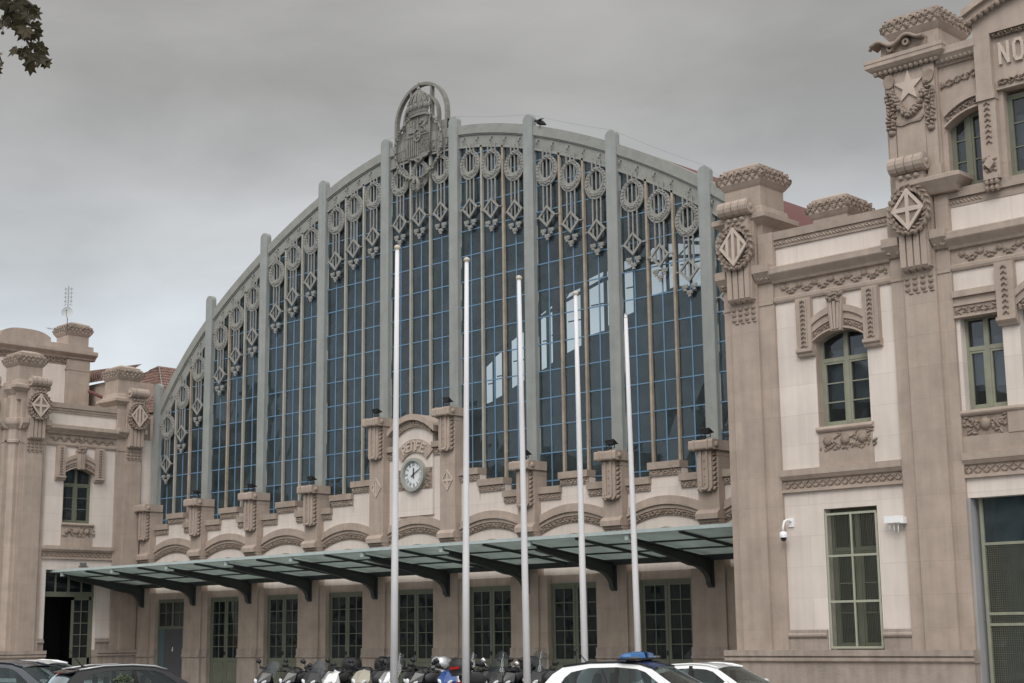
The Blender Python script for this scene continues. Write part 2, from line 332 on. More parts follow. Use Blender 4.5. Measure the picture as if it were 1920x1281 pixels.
def acanthus(m, cu, co, hw, hd, z0, z1, faces='frlb'):
    h = z1-z0
    for row in range(2):
        zz = z0+h*(.30+.40*row)
        for fc in faces:
            half = hw if fc in 'fb' else hd; n = max(3, int(half*2/(h*.58)))
            for i in range(n+1):
                a = -half+2*half*(i+.5*row)/n+rnd(-.02,.02)
                if a > half+.02: continue
                for q, (dx, dz, ru, rz, rt) in enumerate(((0,0,h*.22,h*.34,rnd(-.3,.3)),(h*.2,h*.04,h*.09,h*.26,-.6+rnd(-.3,.3)),(-h*.2,h*.04,h*.09,h*.26,.6+rnd(-.3,.3)),(rnd(-.03,.03),h*.24,h*.13,h*.09,0))):
                    ro = h*rnd(.22,.34)*(1 if q in (0,3) else .8)
                    if fc == 'f': m.blob(cu+a+dx, co+hd, zz+dz, ru, ro, rz, rt)
                    elif fc == 'b': m.blob(cu+a+dx, co-hd, zz+dz, ru, -ro, rz, rt)
                    elif fc == 'r': m.blob(cu+hw, co+a+dx, zz+dz, ru, ro, rz, rt, 1)
                    else: m.blob(cu-hw, co+a+dx, zz+dz, ru, ro, rz, rt, -1)
def chain(m, u, z0, z1, o, w=.07, side=0, r=.05, oo=None):
    n = max(3, int((z1-z0)/(w*1.5)))
    for i in range(n):
        z = z0+(i+.5)*(z1-z0)/n
        for d in (-1, 1):
            if side == 0: m.blob(u+d*w*.5, o, z, w*.3, r, w*.75, d*.5)
            else: m.blob(u, o+d*w*.5, z, w*.3, r, w*.75, d*.5, side)
        if side == 0: m.blob(u, o, z+w*.2, w*.28, r*1.3, w*.28)
        else: m.blob(u, o, z+w*.2, w*.28, r*1.3, w*.28, 0, side)
def wreath_blobs(m, cu, cz, rx, rz, o, w, n, ro=.06, a0=0, a1=360, fat=False):
    for i in range(n):
        a = R(a0+(a1-a0)*(i+.5)/n)
        for k in (-1, 1):
            f = 1+k*w/rx*.35; ww = w*(1.25 if fat and math.sin(a) < -.2 else .9)
            m.blob(cu+rx*f*math.cos(a), o, cz+rz*f*math.sin(a), ww*.55, ro*(1.4 if fat and math.sin(a) < -.2 else 1), ww*.26, a+math.pi/2+k*.55+rnd(-.2,.2))
# ================================================================== GROUND
HZ = 0.0
g = M(WORLD); g.box(-500,500,-500,500,-1.2,-.78); struct(g.build('ground', 'asphalt'))
g = M(WORLD); g.box(-70,75,-14.0,60,-1.1,-.65); struct(g.build('pavement', 'paving'))
g = M(WORLD); g.box(-70,75,-14.3,-14.0,-1.1,-.646); struct(g.build('kerb', 'kerb'))
g = M(WORLD)
for i in range(26): g.box(-30+i*2.6,-29.88+i*2.6,-32.5,-28,-.776,-.772)
struct(g.build('road_markings', 'markpaint'))
# ================================================================== HALL
hall = thing('station_hall', 'central railway station hall with great arched glass front, clock gable and glass canopy', 'building', (0,0,0))
SP = 4.2
rx_ = np.array([-18.46,-16.82,-14.98,-14.27,-12.47,-10.82,2.44,4.42,6.05,6.63,8.56,10.24,10.82,12.65,14.49,18.4,-8.6,-6.4,-4.4,-1.9,.3])
rz_ = np.array([13.40,15.02,16.78,17.19,18.29,19.10,22.27,21.84,21.40,21.25,20.51,19.82,19.53,18.53,17.49,14.35,20.35,21.10,21.70,22.22,22.40])
RP = np.polyfit(rx_/20, rz_, 6)
def rim(x): return float(np.polyval(RP, x/20))
def rim_n(x, t):          # point on the rim moved t inward along the normal
    d = (rim(x+.05)-rim(x-.05))/.1; q = math.sqrt(1+d*d); return x+t*d/q, rim(x)-t/q
def lowc(t):              # height function of the curve t below the rim
    xs = np.linspace(-19.2, 19.2, 120); P = [rim_n(x, t) for x in xs]
    px = np.array([p[0] for p in P]); pz = np.array([p[1] for p in P])
    return lambda x: float(np.interp(x, px, pz))
XS = list(np.linspace(-19.1, 19.1, 100))
c0, c40, c43, c62, c88 = lowc(0), lowc(.38), lowc(.43), lowc(.62), lowc(.88)
rimo = M(); rimo.band(XS, c40, c0, -.5, .05); rimo.band(XS, c88, c40, -.4, -.05); rimo.band(XS, lowc(.96), c88, -.4, .01)
rimo.band(XS, c43, lowc(.36), -.1, .0)
riv = [x for x in np.linspace(-18.8, 18.8, 190)]
for x in riv:
    a = rim_n(x, .80); rimo.blob(a[0], -.05, a[1], .022, .02, .022)
rim_ob = rimo.build('arch_rim', 'rim', hall)
for i in range(9):
    for j in range(5):
        hk = M(); x = -SP*4.5+SP*i+.5+j*.8+.15; a = rim_n(x, .60)
        hk.tube([(a[0],-.05,a[1]+.05),(a[0],.05,a[1]+.03),(a[0]+.02,.08,a[1]-.09),(a[0]-.05,.04,a[1]-.11)], .028, 5); hk.build('hook', 'wreath', rim_ob)
# mullions
MT = {1:14.0, 2:17.79, 3:20.11, 4:21.76, 5:22.71, 6:22.71, 7:21.76, 8:20.11, 9:17.79, 10:14.0}
for k in range(1, 11):
    X = SP*(k-5.5); T = MT[k]; m = M(); hw = .255
    poly = [(X-hw,6.2),(X+hw,6.2),(X+hw,T-.22)]+[(X+hw*math.cos(R(a)), T-.22+.22*math.sin(R(a))) for a in range(20,180,20)]+[(X-hw,T-.22)]
    m.prism(poly, -.14, .10)
    m.box(X-hw-.05, X-hw, -.13, -.09, 6.2, T-.9); m.box(X+hw, X+hw+.05, -.13, -.09, 6.2, T-.9)
    z = 7.0
    while z < T-.3:
        for d in (-1, 1): m.blob(X+d*(hw-.035), .10, z, .016, .014, .016)
        z += .14
    m.build('mullion', 'iron', hall)
GZ = [10.38+1.05*k for k in range(-4, 13)]
def wreath_at(x, zt, par):
    w = M(); zc = zt-.62; o = .06
    V = []; F = []; n = 28
    for i in range(n):
        t = 2*math.pi*i/n; c, q = math.cos(t), math.sin(t)
        V += [(x+.55*c, -.02, zc+.61*q), (x+.55*c, o, zc+.61*q), (x+.315*c, o, zc+.10+.37*q), (x+.315*c, -.02, zc+.10+.37*q)]
    for i in range(n):
        a = 4*i; b = 4*((i+1) % n); F += [(a,a+1,b+1,b),(a+1,a+2,b+2,b+1),(a+2,a+3,b+3,b+2)]
    w.add(V, F)
    wreath_blobs(w, x, zc+.05, .435, .49, o, .12, 24, .045)
    for i in range(22):                       # fat bunch at the foot of the wreath
        a = R(200+140*i/21); r = rnd(.80,1.02); w.blob(x+.47*r*math.cos(a), o, zc+.52*r*math.sin(a), rnd(.05,.09), .05, rnd(.025,.04), a+math.pi/2+rnd(-.6,.6))
    for d in (-.10,0,.10): w.blob(x+d, o, zc+.56-abs(d)*.5, .06, .08, .05, d*8)
    for d in (-.2, 0, .2):
        w.box(x+d-.026, x+d+.026, .0, .045, zc-(2.02 if d else 2.25), c88(x)+.05)
    w.box(x-.13-.0, x+.13, .0, .05, zt-.02, zt+.02)
    dz = zt-2.44; a, b = .44, .44
    for s1, s2 in ((1,1),(1,-1),(-1,1),(-1,-1)):
        p = [(x+s1*a,dz),(x,dz+s2*b),(x,dz+s2*(b-.11)),(x+s1*(a-.11),dz)]
        if s1*s2 < 0: p = p[::-1]
        w.prism(p, .02, .09)
    w.box(x-.60, x-.40, .01, .05, dz-.02, dz+.02); w.box(x+.40, x+.60, .01, .05, dz-.02, dz+.02)
    for d, z in ((-.2, zt-3.0), (.2, zt-3.0), (0, zt-3.22)):
        w.box(x+d-.12, x+d+.12, .02, .075, z-.075, z+.06)
        for q in (-.09, 0, .09): w.blob(x+d+q, .075, z+rnd(-.02,.02), .032, .02, .035, rnd(-1,1))
        w.box(x+d-.06, x+d+.06, .02, .075, z-.17, z-.09)
    w.build('wreath_ornament', 'wreath', par)
POSTS = (1.49+.04, 2.70+.02)
for b in range(9):
    X0 = SP*(b-4.5)
    edges = [X0+.26, X0+POSTS[0], X0+POSTS[1], X0+SP-.26]
    for pi, po in enumerate(POSTS):
        x = X0+po; m = M(); m.box(x-.048, x+.048, -.12, .01, 6.3, c88(x)+.03)
        m.build('glazing_post', 'post_rust' if b in (6,7) or (b, pi) in ((0,1),(1,0),(5,1)) else 'post', hall)
    for k in range(3):
        xa, xb = edges[k]+(.06 if k else 0), edges[k+1]-(.06 if k < 2 else 0); xm = (xa+xb)/2
        z0 = 6.3; m = M()
        for z in GZ:
            if z < min(c88(xa), c88(xb))-.1: m.box(xa, xb, -.105, -.07, z-.021, z+.021)
            elif z < c88(xm): 
                xs = [x for x in np.linspace(xa, xb, 12) if c88(x) > z+.03]
                if len(xs) > 1: m.box(xs[0], xs[-1], -.105, -.07, z-.021, z+.021)
        m.box(xm-.022, xm+.022, -.103, -.066, z0, c88(xm))
        wn = m.build('arched_window', 'bluebar', hall)
        p = M(); xs = list(np.linspace(xa, xb, 4))
        zs = [z0]+[z for z in GZ if z < min(c88(xa), c88(xb))]
        for cx0, cx1 in ((xa, xm), (xm, xb)):          # each pane sits at its own slight angle
            for i, z in enumerate(zs):
                zz = zs[i+1] if i+1 < len(zs) else None
                t = [rnd(-.009,.009) for _ in range(4)]
                za, zb = (zz, zz) if zz else (c88(cx0)+.02, c88(cx1)+.02)
                p.add([(cx0,-.09+t[0],z),(cx1,-.09+t[1],z),(cx1,-.09+t[2],zb),(cx0,-.09+t[3],za)], [(0,1,2,3)])
        p.build('window_pane', 'hallglass', wn)
        wreath_at(X0+(.93,2.14,3.42)[k], c88(X0+(.93,2.14,3.42)[k])-.22, wn)
# hall body: side walls, dark interior, back wall with lit openings, roof
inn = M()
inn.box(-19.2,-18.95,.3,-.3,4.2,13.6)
GX = [(-16.9,-15.9)]
back = []
def wz(x, y): return (860+x/3.202, 420+y/3.202)
YB = 18.0
for poly in ([(168,860),(203,826),(203,1065),(168,1080)], [(222,800),(260,765),(260,1030),(222,1050)], [(320,695),(392,650),(392,940),(320,987)], [(495,545),(525,520),(528,862),(498,878)], [(549,502),(562,493),(565,830),(552,842)],
             [(648,425),(733,385),(733,730),(650,775)], [(786,330),(868,288),(875,640),(788,668)], [(893,280),(912,268),(914,600),(896,612)], [(997,225),(1047,212),(1047,530),(1000,552)], [(1155,150),(1243,122),(1243,405),(1158,428)], [(1262,108),(1288,100),(1290,378),(1265,390)], [(1318,100),(1440,82),(1462,372),(1325,372)]):
    q = [onY(*wz(*p), YB) for p in poly]; back.append(((q[0].x+q[3].x)/2, (q[1].x+q[2].x)/2, q[3].z, q[2].z, q[0].z, q[1].z))
bw = M(WORLD); xs = sorted([-18.9]+[v for b in back for v in b[:2]]+[18.9])
for i in range(len(xs)-1):
    xa, xb = xs[i], xs[i+1]; mid = (xa+xb)/2
    o = next((b for b in back if b[0]-1e-6 <= mid <= b[1]+1e-6), None)
    top = min(rim(xa), rim(xb))+.3
    if o is None:
        ss = np.linspace(xa, xb, max(2, int((xb-xa)/.5)+2))
        for p_, q_ in zip(ss[:-1], ss[1:]): bw.add([(p_,YB,-.6),(q_,YB,-.6),(q_,YB,rim(q_)+.25),(p_,YB,rim(p_)+.25)], [(0,1,2,3)])
    else:
        zb, zt = (o[2]+o[3])/2, (o[4]+o[5])/2
        bw.add([(xa,YB,0),(xb,YB,0),(xb,YB,o[3]),(xa,YB,o[2])], [(0,1,2,3)]); bw.add([(xa,YB,o[4]),(xb,YB,o[5]),(xb,YB,top),(xa,YB,top)], [(0,1,2,3)])
        bw.add([(xa,YB,o[2]),(xb,YB,o[3]),(xb,YB+.35,o[3]),(xa,YB+.35,o[2])], [(0,1,2,3)]); n = max(2, int((zt-zb)/1.3))
        for j in range(1, n): z = zb+(zt-zb)*j/n; bw.box(xa, xb, YB+.1, YB+.16, z-.03, z+.03)
        if xb-xa > 1.0: bw.box(mid-.03, mid+.03, YB+.1, YB+.16, zb, zt)
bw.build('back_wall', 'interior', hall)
sw = M(WORLD); sw.box(-19.1,-18.9,.4,YB,0,13.4); sw.box(18.9,19.1,.4,YB,0,13.9); sw.box(-18.9,18.9,.6,YB,-.64,-.62)
for i in range(5):                              # iron roof trusses inside
    Y = 2.5+i*3.4; P = [(x, Y, rim(x)-1.9-.8*(1-(x/19)**2)) for x in np.linspace(-18.8, 18.8, 16)]
    sw.tube(P, .09, 5)
    for a in range(len(P)-1): sw.tube([P[a], (P[a+1][0], Y, rim(P[a+1][0])-.6)], .05, 4)
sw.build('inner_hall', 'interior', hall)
rf = M(WORLD); xs = list(np.linspace(-19.1, 19.1, 60)); V = []; F = []
for x in xs:
    z = c0(x)-.02
    V += [(x,.45,z-.18),(x,.45,z+.02),(x,YB+.4,z+.02),(x,YB+.4,z-.18)]
for i in range(len(xs)-1):
    a = 4*i; b = a+4; F += [(a+1,a+2,b+2,b+1),(a,b,b+3,a+3),(a,a+1,b+1,b),(a+3,b+3,b+2,a+2)]
rf.add(V, F, False); rf.build('roof', 'roofred', hall)
cb = M(WORLD)
for k in range(5, 10):
    xa, xb = SP*(k-5.5), SP*(k-4.5); za, zb = MT[k], MT[k+1]
    cb.tube([(xa+(xb-xa)*t, .05, za+.04+(zb-za)*t-.05*4*t*(1-t)) for t in np.linspace(0,1,7)], .004, 4)
cb.build('roof_cable', 'grey', hall)
# ---------------- coat of arms
ca = M(); CX = .1; cz = 23.10
for r0, r1 in ((1.49,1.62),(1.0,1.09)):
    ca.ringband(CX, cz, r0, r1, -.14, .06, 0, 180, 24)
    for d in (-1, 1):
        a, b = sorted((CX+d*r0, CX+d*r1)); ca.box(a, b, -.14, .06, rim(CX+d*r1)-.35, cz)
for d in (-.62,.62): ca.box(CX+d-.05, CX+d+.05, -.14, .04, 22.2, cz+math.sqrt(1.50**2-.62**2))
ca.box(CX-1.62, CX+1.62, -.15, .03, 21.5, 22.75)
for d in (-1.25,-.95,.95,1.25): ca.box(CX+d-.03, CX+d+.03, .03, .06, 21.6, 22.75)
coa = ca.build('coat_of_arms', 'arms', hall)
sh = M(); O0, O1 = .03, .17; sc_ = .69; zt_, zb_ = 23.15, 21.55
poly = [(CX-sc_,zt_-.03),(CX-.35,zt_+.02),(CX+.35,zt_+.02),(CX+sc_,zt_-.03),(CX+sc_,zb_),(CX+sc_-.12,zb_-.17),(CX+.25,zb_-.22),(CX,zb_-.42),(CX-.25,zb_-.22),(CX-sc_+.12,zb_-.17),(CX-sc_,zb_)]
sh.prism(poly, O0, O1)
def edge(m, pts, o, w=.035, h=.05):
    for i in range(len(pts)):
        a, b = pts[i], pts[(i+1) % len(pts)]; m.tube([(a[0],o,a[1]),(b[0],o,b[1])], w, 5)
edge(sh, poly, O1); mz = 22.35
sh.box(CX-.03, CX+.03, O1, O1+.05, zb_-.1, zt_); sh.box(CX-sc_, CX+sc_, O1, O1+.05, mz-.03, mz+.03)
cxx = CX-.37                                    # castle
sh.box(cxx-.2, cxx+.2, O1, O1+.07, 22.50, 22.78)
for d in (-.15, 0, .15): sh.box(cxx+d-.055, cxx+d+.055, O1, O1+.08, 22.78, 22.98+(.06 if d == 0 else 0))
for d in (-.17,-.06,.06,.17): sh.box(cxx+d-.025, cxx+d+.025, O1, O1+.09, 22.98, 23.03)
lx = CX+.37                                     # rampant lion
for (u,z,a,b_,rt) in ((lx,22.74,.19,.09,1.1),(lx-.1,22.95,.10,.09,0),(lx-.2,22.85,.12,.035,.3),(lx-.17,22.70,.11,.035,-.3),(lx+.05,22.55,.13,.045,-1.3),(lx-.1,22.53,.10,.035,-1.0),(lx+.2,22.85,.15,.03,1.3),(lx+.22,22.98,.06,.05,0),(lx-.08,22.44,.08,.03,0),(lx+.1,22.44,.08,.03,0)): sh.blob(u, O1, z, a, .09, b_, rt)
for d in range(5): sh.box(CX-.66+d*.13, CX-.60+d*.13, O1, O1+.06, zb_-.08, mz-.06)
for i in range(5):                              # chain net
    for j in range(5):
        u, z = CX+.12+i*.125, zb_+.05+j*.15; sh.blob(u, O1, z, .05, .05, .03, .8 if (i+j) % 2 else -.8); sh.blob(u+.05, O1, z+.06, .03, .05, .03)
sh.ringband(CX, mz, .17, .22, O1+.02, O1+.09, n=16, ez=1.35); sh.blob(CX, O1+.02, mz, .16, .04, .2); 
for d, z in ((-.06,.06),(.06,.06),(0,-.08)): sh.blob(CX+d, O1+.06, mz+z, .045, .04, .06)
sh.blob(CX, O1, zb_-.2, .1, .08, .09)
sh.build('shield', 'arms', coa)
cw = M(); CZ = 23.18
cw.loft(CX, .15, [(.58,.16,CZ),(.61,.18,CZ+.03),(.57,.16,CZ+.10),(.55,.15,CZ+.20),(.60,.18,CZ+.24),(.60,.18,CZ+.28)], 20, smooth=True)
cw.loft(CX, .15, [(.48,.12,CZ+.28),(.55,.15,CZ+.55),(.52,.14,CZ+.75),(.34,.10,CZ+1.0),(.13,.06,CZ+1.12),(.09,.05,CZ+1.16)], 16, smooth=True)
for i in range(7):
    a = -3+i; u = CX+.62*math.sin(a*.5); o = .15+.19*math.cos(a*.5)
    cw.blob(u, o, CZ+.42, .11, .08, .16); cw.blob(u, o+.02, CZ+.60, .05, .05, .05)
    cw.tube([(CX+.60*math.sin(a*.5)*q, .15+.19*math.cos(a*.5)*q, CZ+.5+hh) for q, hh in ((1,0),(1.02,.2),(.75,.42),(.2,.66))], .035, 5)
cw.ball(CX, .15, CZ+1.24, .09); cw.box(CX-.03, CX+.03, .12, .18, CZ+1.3, CZ+1.52); cw.box(CX-.10, CX+.10, .121, .179, CZ+1.38, CZ+1.44)
for i in range(16): cw.blob(CX+.575*math.sin(-1.4+i*.187), .15+.17*math.cos(-1.4+i*.187), CZ+.14, .03, .03, .04)
cw.build('crown', 'arms', coa)
gl_ = M()
pts = []
for i in range(33):
    a = R(62-305*i/32+0); pts.append((CX+1.42*math.cos(a), .18, 21.88+1.42*math.sin(a)))
gl_.tube(pts, .055, 6)
for i in range(33):
    x, o, z = pts[i]
    for k in range(4):
        gl_.ball(x+rnd(-.07,.07), o+rnd(-.02,.08), z+rnd(-.07,.07), rnd(.04,.06), 6, 4)
for u, z, rt in ((CX-.14,20.22,.25),(CX+.16,20.12,-.15)):
    gl_.tube([(CX,.3,20.5),(u,.32,z+.1),(u+rt*.2,.33,z-.3)], [.06,.09,.12], 6)
    for k in range(6): gl_.blob(u+rnd(-.08,.08), .38, z-.1+rnd(-.2,.15), .07, .06, .05, rnd(-1,1))
gl_.build('garland', 'arms', coa)
# ---------------- lower masonry (coordinates: u = X, o = -Y)
PX = [SP*(k-5.5)+.13 for k in range(1, 11)]
WO = .25         # parapet wall plane
lw = M(); cp = M(); fz = M()
segs = []
for b in range(9):
    x0, x1 = PX[b], PX[b+1]
    lw.box(x0, x1, -.3, WO, 3.7, 6.70)                 # wall over the doors
    if b == 4:
        pass
    elif b == 3:
        segs += [(x0+.42, x0+1.0, 6.98), (x0+1.0, x0+2.35, 7.5), (x0+2.35, x1-.40, 7.98)]
    elif b == 5:
        segs += [(x0+.40, x0+1.45, 7.98), (x0+1.45, x0+2.8, 7.5), (x0+2.8, x1-.42, 6.98)]
    else:
        segs += [(x0+.42, x0+1.47, 6.97), (x0+1.47, x0+2.83, 7.45), (x0+2.83, x1-.42, 6.97)]
for a, b_, t in segs:
    lw.box(a-.01, b_+.01, -.3, WO, 6.70, t-.05)
for i, (a, b_, t) in enumerate(segs):
    c_ = M(); c_.box(a-.03, b_+.03, -.25, WO+.16, t-.25, t); c_.box(a, b_, -.2, WO+.07, t-.48, t-.25)
    leaf_frieze(c_, a+.03, b_-.03, t-.47, t-.26, WO+.07, ro=.055); c_.build('parapet_coping', 'tan' if False else 'cope', hall)
wall = lw.build('wall', 'cream', hall)
def arch(u): return u
for b in range(9):                                   # relieving arches with leaf bands
    x0, x1 = PX[b]+.46, PX[b+1]-.46; xc = (x0+x1)/2; hw = (x1-x0)/2
    ztop = 6.27 if b != 4 else 6.30
    oc = lambda u, q=0, s_=.36: ztop+q-s_*((u-xc)/hw)**2
    us = list(np.linspace(x0, x1, 15)); m = M()
    m.band(us, lambda u: oc(u,-.20), lambda u: oc(u,0), WO-.05, WO+.13)
    m.band(us, lambda u: oc(u,-.30), lambda u: oc(u,-.20), WO-.05, WO+.17)
    m.band(us, lambda u: oc(u,-.44), lambda u: oc(u,-.30), WO-.05, WO+.09)
    am = m.build('relieving_arch', 'tan', hall)
    c_ = M(); c_.band(us, lambda u: oc(u,-.68), lambda u: oc(u,-.44), WO-.05, WO+.05)
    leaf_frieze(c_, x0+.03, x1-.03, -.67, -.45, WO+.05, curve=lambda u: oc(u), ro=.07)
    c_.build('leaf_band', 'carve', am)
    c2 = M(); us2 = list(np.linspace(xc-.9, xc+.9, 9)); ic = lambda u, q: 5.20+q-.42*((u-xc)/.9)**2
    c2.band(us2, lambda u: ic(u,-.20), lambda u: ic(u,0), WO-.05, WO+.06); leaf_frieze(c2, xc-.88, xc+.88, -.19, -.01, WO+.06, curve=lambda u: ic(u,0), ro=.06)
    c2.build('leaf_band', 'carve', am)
def corbel(X, zt, par, diamond=None):
    # roll-headed corbel: scroll on top, ribbed stem, garland on its right cheek
    m = M(); o = WO
    hw = .50; top = zt; hd0, hd1 = .25, 1.00
    rr = .075; arc = [(hd1-rr+rr*math.sin(R(a)), top-rr+rr*math.cos(R(a))) for a in (0,30,60,90)]+[(hd1-rr+rr*math.sin(R(a)), top-.34+rr+rr*math.cos(R(a))) for a in (90,120,150,180)]
    m.prof([(hd0-.3,top-.0)]+arc+[(hd0-.3,top-.34)], X-hw, X+hw)
    for d in (-.28,.0,.28):
        arc2 = [(o_+.02, z_+(.02 if z_ > top-.17 else -.02)) for o_, z_ in arc]
        if d: m.prof([(hd0-.3,top+.02)]+arc2+[(hd0-.3,top-.36)], X+d-.035, X+d+.035)
    m.blob(X+hw, hd1-.22, top-.17, .11, .07, .11, 0, 1); m.blob(X-hw, hd1-.22, top-.17, .11, .07, .11, 0, -1)
    sb = top-1.72; w = .30
    m.prism([(X-w,top-.34),(X+w,top-.34),(X+w,sb+.12),(X+w-.1,sb),(X-w+.1,sb),(X-w,sb+.12)], o, .80)
    for d in (-.13,.13): m.box(X+d-.045, X+d+.045, .80, .85, sb+.16, top-.36)
    m.tube([(X-.13,.80,sb+.16),(X-.08,.84,sb+.06),(X+.08,.84,sb+.06),(X+.13,.80,sb+.16)], .045, 5)
    for i in range(5): m.blob(X, .80, sb+.25+i*.26, .028, .04, .028)
    ob = m.build('corbel', 'tan', par)
    g_ = M(); 
    for sgn in (1, -1):
        for i in range(8):
            z = sb+.10+i*.165
            for d in (-1, 1): g_.blob(X+sgn*w, .60+d*.085, z, .055, .09, .10, d*.6, sgn)
            g_.blob(X+sgn*w, .60, z+.03, .05, .12, .05, 0, sgn)
    g_.build('leaf_garland', 'carve', ob) if False else None
    return ob, g_
for k in range(10):
    X = PX[k]; central = k in (4, 5); top = 7.96 if not central else 10.44
    m = M()
    m.box(X-.54, X+.54, 0, .60, 1.1, 4.95)                      # ground-floor pilaster
    m.box(X-.93, X+.93, -.30, .50, 1.1, 3.7)                     # side strips, cream below
    for a_, b_ in ((X-.92,X-.54),(X+.54,X+.92)): m.box(a_, b_, .44, .515, 1.1, 3.7)
    m.box(X-.43, X+.43, -.25, .60, 4.95, top-.30)
    m.prof([(0,5.32),(.78,5.32),(.78,5.50),(.68,5.60),(.60,5.64),(0,5.64)], X-.46, X+.46)
    m.box(X-.44, X+.44, .1, .66, 5.22, 5.32)
    m.box(X-.44, X+.44, -.25, .63, top-.52, top-.34)
    pil = m.build('pilaster', 'tan', hall)
    c_ = M(); leaf_frieze(c_, X-.42, X+.42, 4.97, 5.20, .60, ro=.05); 
    corb, gg = corbel(X, top, pil)
    for sgn in (1, -1):
        pass
    c_.v += gg.v; c_.f += [tuple(i+c_.n for i in f) for f in gg.f]; c_.sm += gg.sm; c_.n += gg.n
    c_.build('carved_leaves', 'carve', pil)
    p = M(); a = .54
    p.box(X-.56, X+.56, 0, .64, -.75, .70); p.box(X-.95, X-.56, -.30, .52, -.75, .70); p.box(X+.56, X+.95, -.30, .52, -.75, .70)
    p.prof([(0,.70),(.66,.70),(.71,.74),(.71,.80),(.66,.83),(.66,1.10),(0,1.10)], X-.58, X+.58)
    for a_, b_ in ((X-.97,X-.58),(X+.58,X+.97)): p.prof([(-.30,.70),(.53,.70),(.58,.74),(.58,.80),(.54,.83),(.54,1.10),(-.30,1.10)], a_, b_)
    p.build('pilaster_base', 'plinth', pil)
    if central:
        d_ = M(); zc = 7.58
        for s1, s2 in ((1,1),(1,-1),(-1,1),(-1,-1)):
            q = [(X+s1*.31,zc),(X,zc+s2*.42),(X,zc+s2*.36),(X+s1*.26,zc)]
            if s1*s2 < 0: q = q[::-1]
            d_.prism(q, .60, .64)
        if k == 4:
            for d, h in ((-.13,.20),(0,.34),(.13,.20)): d_.box(X+d-.03, X+d+.03, .60, .63, zc-h, zc+h)
        else:
            d_.box(X-.035, X+.035, .60, .63, zc-.36, zc+.36); d_.box(X-.26, X+.26, .60, .632, zc-.045, zc+.045)
        d_.build('diamond_relief', 'shield', pil)
# clock gable between pilasters 5 and 6
xa, xb = PX[4]+.42, PX[5]-.42; xc = (xa+xb)/2-.02
m = M(); m.box(xa, xb, -.3, WO, 6.70, 8.95)
gw = 1.02
m.band(list(np.linspace(xc-gw, xc+gw, 13)), lambda u: 8.9, lambda u: 10.30-.55*((u-xc)/1.4)**2, -.3, WO+.10)
m.box(xc-gw, xc+gw, WO, WO+.10, 6.32, 8.95)
gab = m.build('clock_gable', 'cream', hall)
m = M(); us = list(np.linspace(xc-1.38, xc+1.38, 17)); gc = lambda u, q: 10.42+q-.58*((u-xc)/1.38)**2
m.band(us, lambda u: gc(u,-.24), lambda u: gc(u,0), -.35, WO+.42)
m.band(us[2:-2], lambda u: gc(u,-.50), lambda u: gc(u,-.24), WO, WO+.22)
leaf_frieze(m, xc-1.05, xc+1.05, -.49, -.26, WO+.22, curve=lambda u: gc(u,0), ro=.06)
m.build('gable_coping', 'tan', gab)
for a_, b_ in ((xa, xc-gw), (xc+gw, xb)):
    m = M(); m.box(a_, b_, -.3, WO+.2, 9.0, 9.22); m.box(a_, b_, -.3, WO+.07, 8.7, 9.0); leaf_frieze(m, a_+.01, b_-.01, 8.73, 8.97, WO+.07); m.build('parapet_coping', 'cope', gab)
# name plate: arched, raised lettering
m = M(); rc = 7.9; 
zc_ = 8.02
m.ringband(xc, zc_-.05, .92, 1.45, WO+.10, WO+.18, 40, 140, 18, ez=1.0)
m.build('name_plate', 'tan', gab)
def letter(m, ch, cu, cz_, ang, h, w, o, t=.035, d=.05):
    ST = {'R':[[(0,0),(0,1),(.75,.95),(.8,.6),(.7,.5),(0,.45)],[(.4,.45),(.9,0)]], 'E':[[(.85,1),(0,1),(0,0),(.85,0)],[(0,.55),(.6,.55)]], 'N':[[(0,0),(0,.8),(.2,1),(.65,1),(.85,.8),(.85,0)]],
          'F':[[(0,0),(0,1),(.85,1)],[(0,.52),(.6,.52)]], 'O':[[(.2,0),(0,.2),(0,.8),(.2,1),(.65,1),(.85,.8),(.85,.2),(.65,0),(.2,0)]], 'n':[[(0,0),(0,1),(.85,0),(.85,1)]], 'T':[[(0,1),(.9,1)],[(.45,1),(.45,0)]],
          'I':[[(.4,0),(.4,1)]], 'V':[[(0,1),(.4,0),(.8,1)]], 'X':[[(0,0),(.8,1)],[(0,1),(.8,0)]]}
    c, s_ = math.cos(ang), math.sin(ang)
    for st in ST[ch]:
        P = [((x-.43)*w, (y-.5)*h) for x, y in st]; P = [(cu+x*c-y*s_, cz_+x*s_+y*c) for x, y in P]
        for a, b_ in zip(P[:-1], P[1:]):
            dx, dz = b_[0]-a[0], b_[1]-a[1]; q = math.hypot(dx, dz); nx, nz_ = -dz/q*t, dx/q*t; ex, ez = dx/q*t*.8, dz/q*t*.8
            m.prism([(a[0]-ex+nx,a[1]-ez+nz_),(a[0]-ex-nx,a[1]-ez-nz_),(b_[0]+ex-nx,b_[1]+ez-nz_),(b_[0]+ex+nx,b_[1]+ez+nz_)], o, o+d+rnd(0,.004))
m = M()
for i, ch in enumerate('RENFE'):
    a = R(118-14*i); letter(m, ch, xc+1.18*math.cos(a), zc_-.05+1.18*math.sin(a), a-math.pi/2, .34, .23, WO+.18, .03)
m.build('lettering', 'shield', gab)
m = M(); m.box(xc-1.0, xc+1.0, WO+.10, WO+.13, 7.38, 8.22)
for i in range(150):
    u = xc+rnd(-.97,.97)
    if abs(u-xc) > .5: m.blob(u, WO+.13, rnd(7.42,8.18), .07, .05, .03, rnd(-1.5,1.5))
m.build('relief_panel', 'carve', gab)
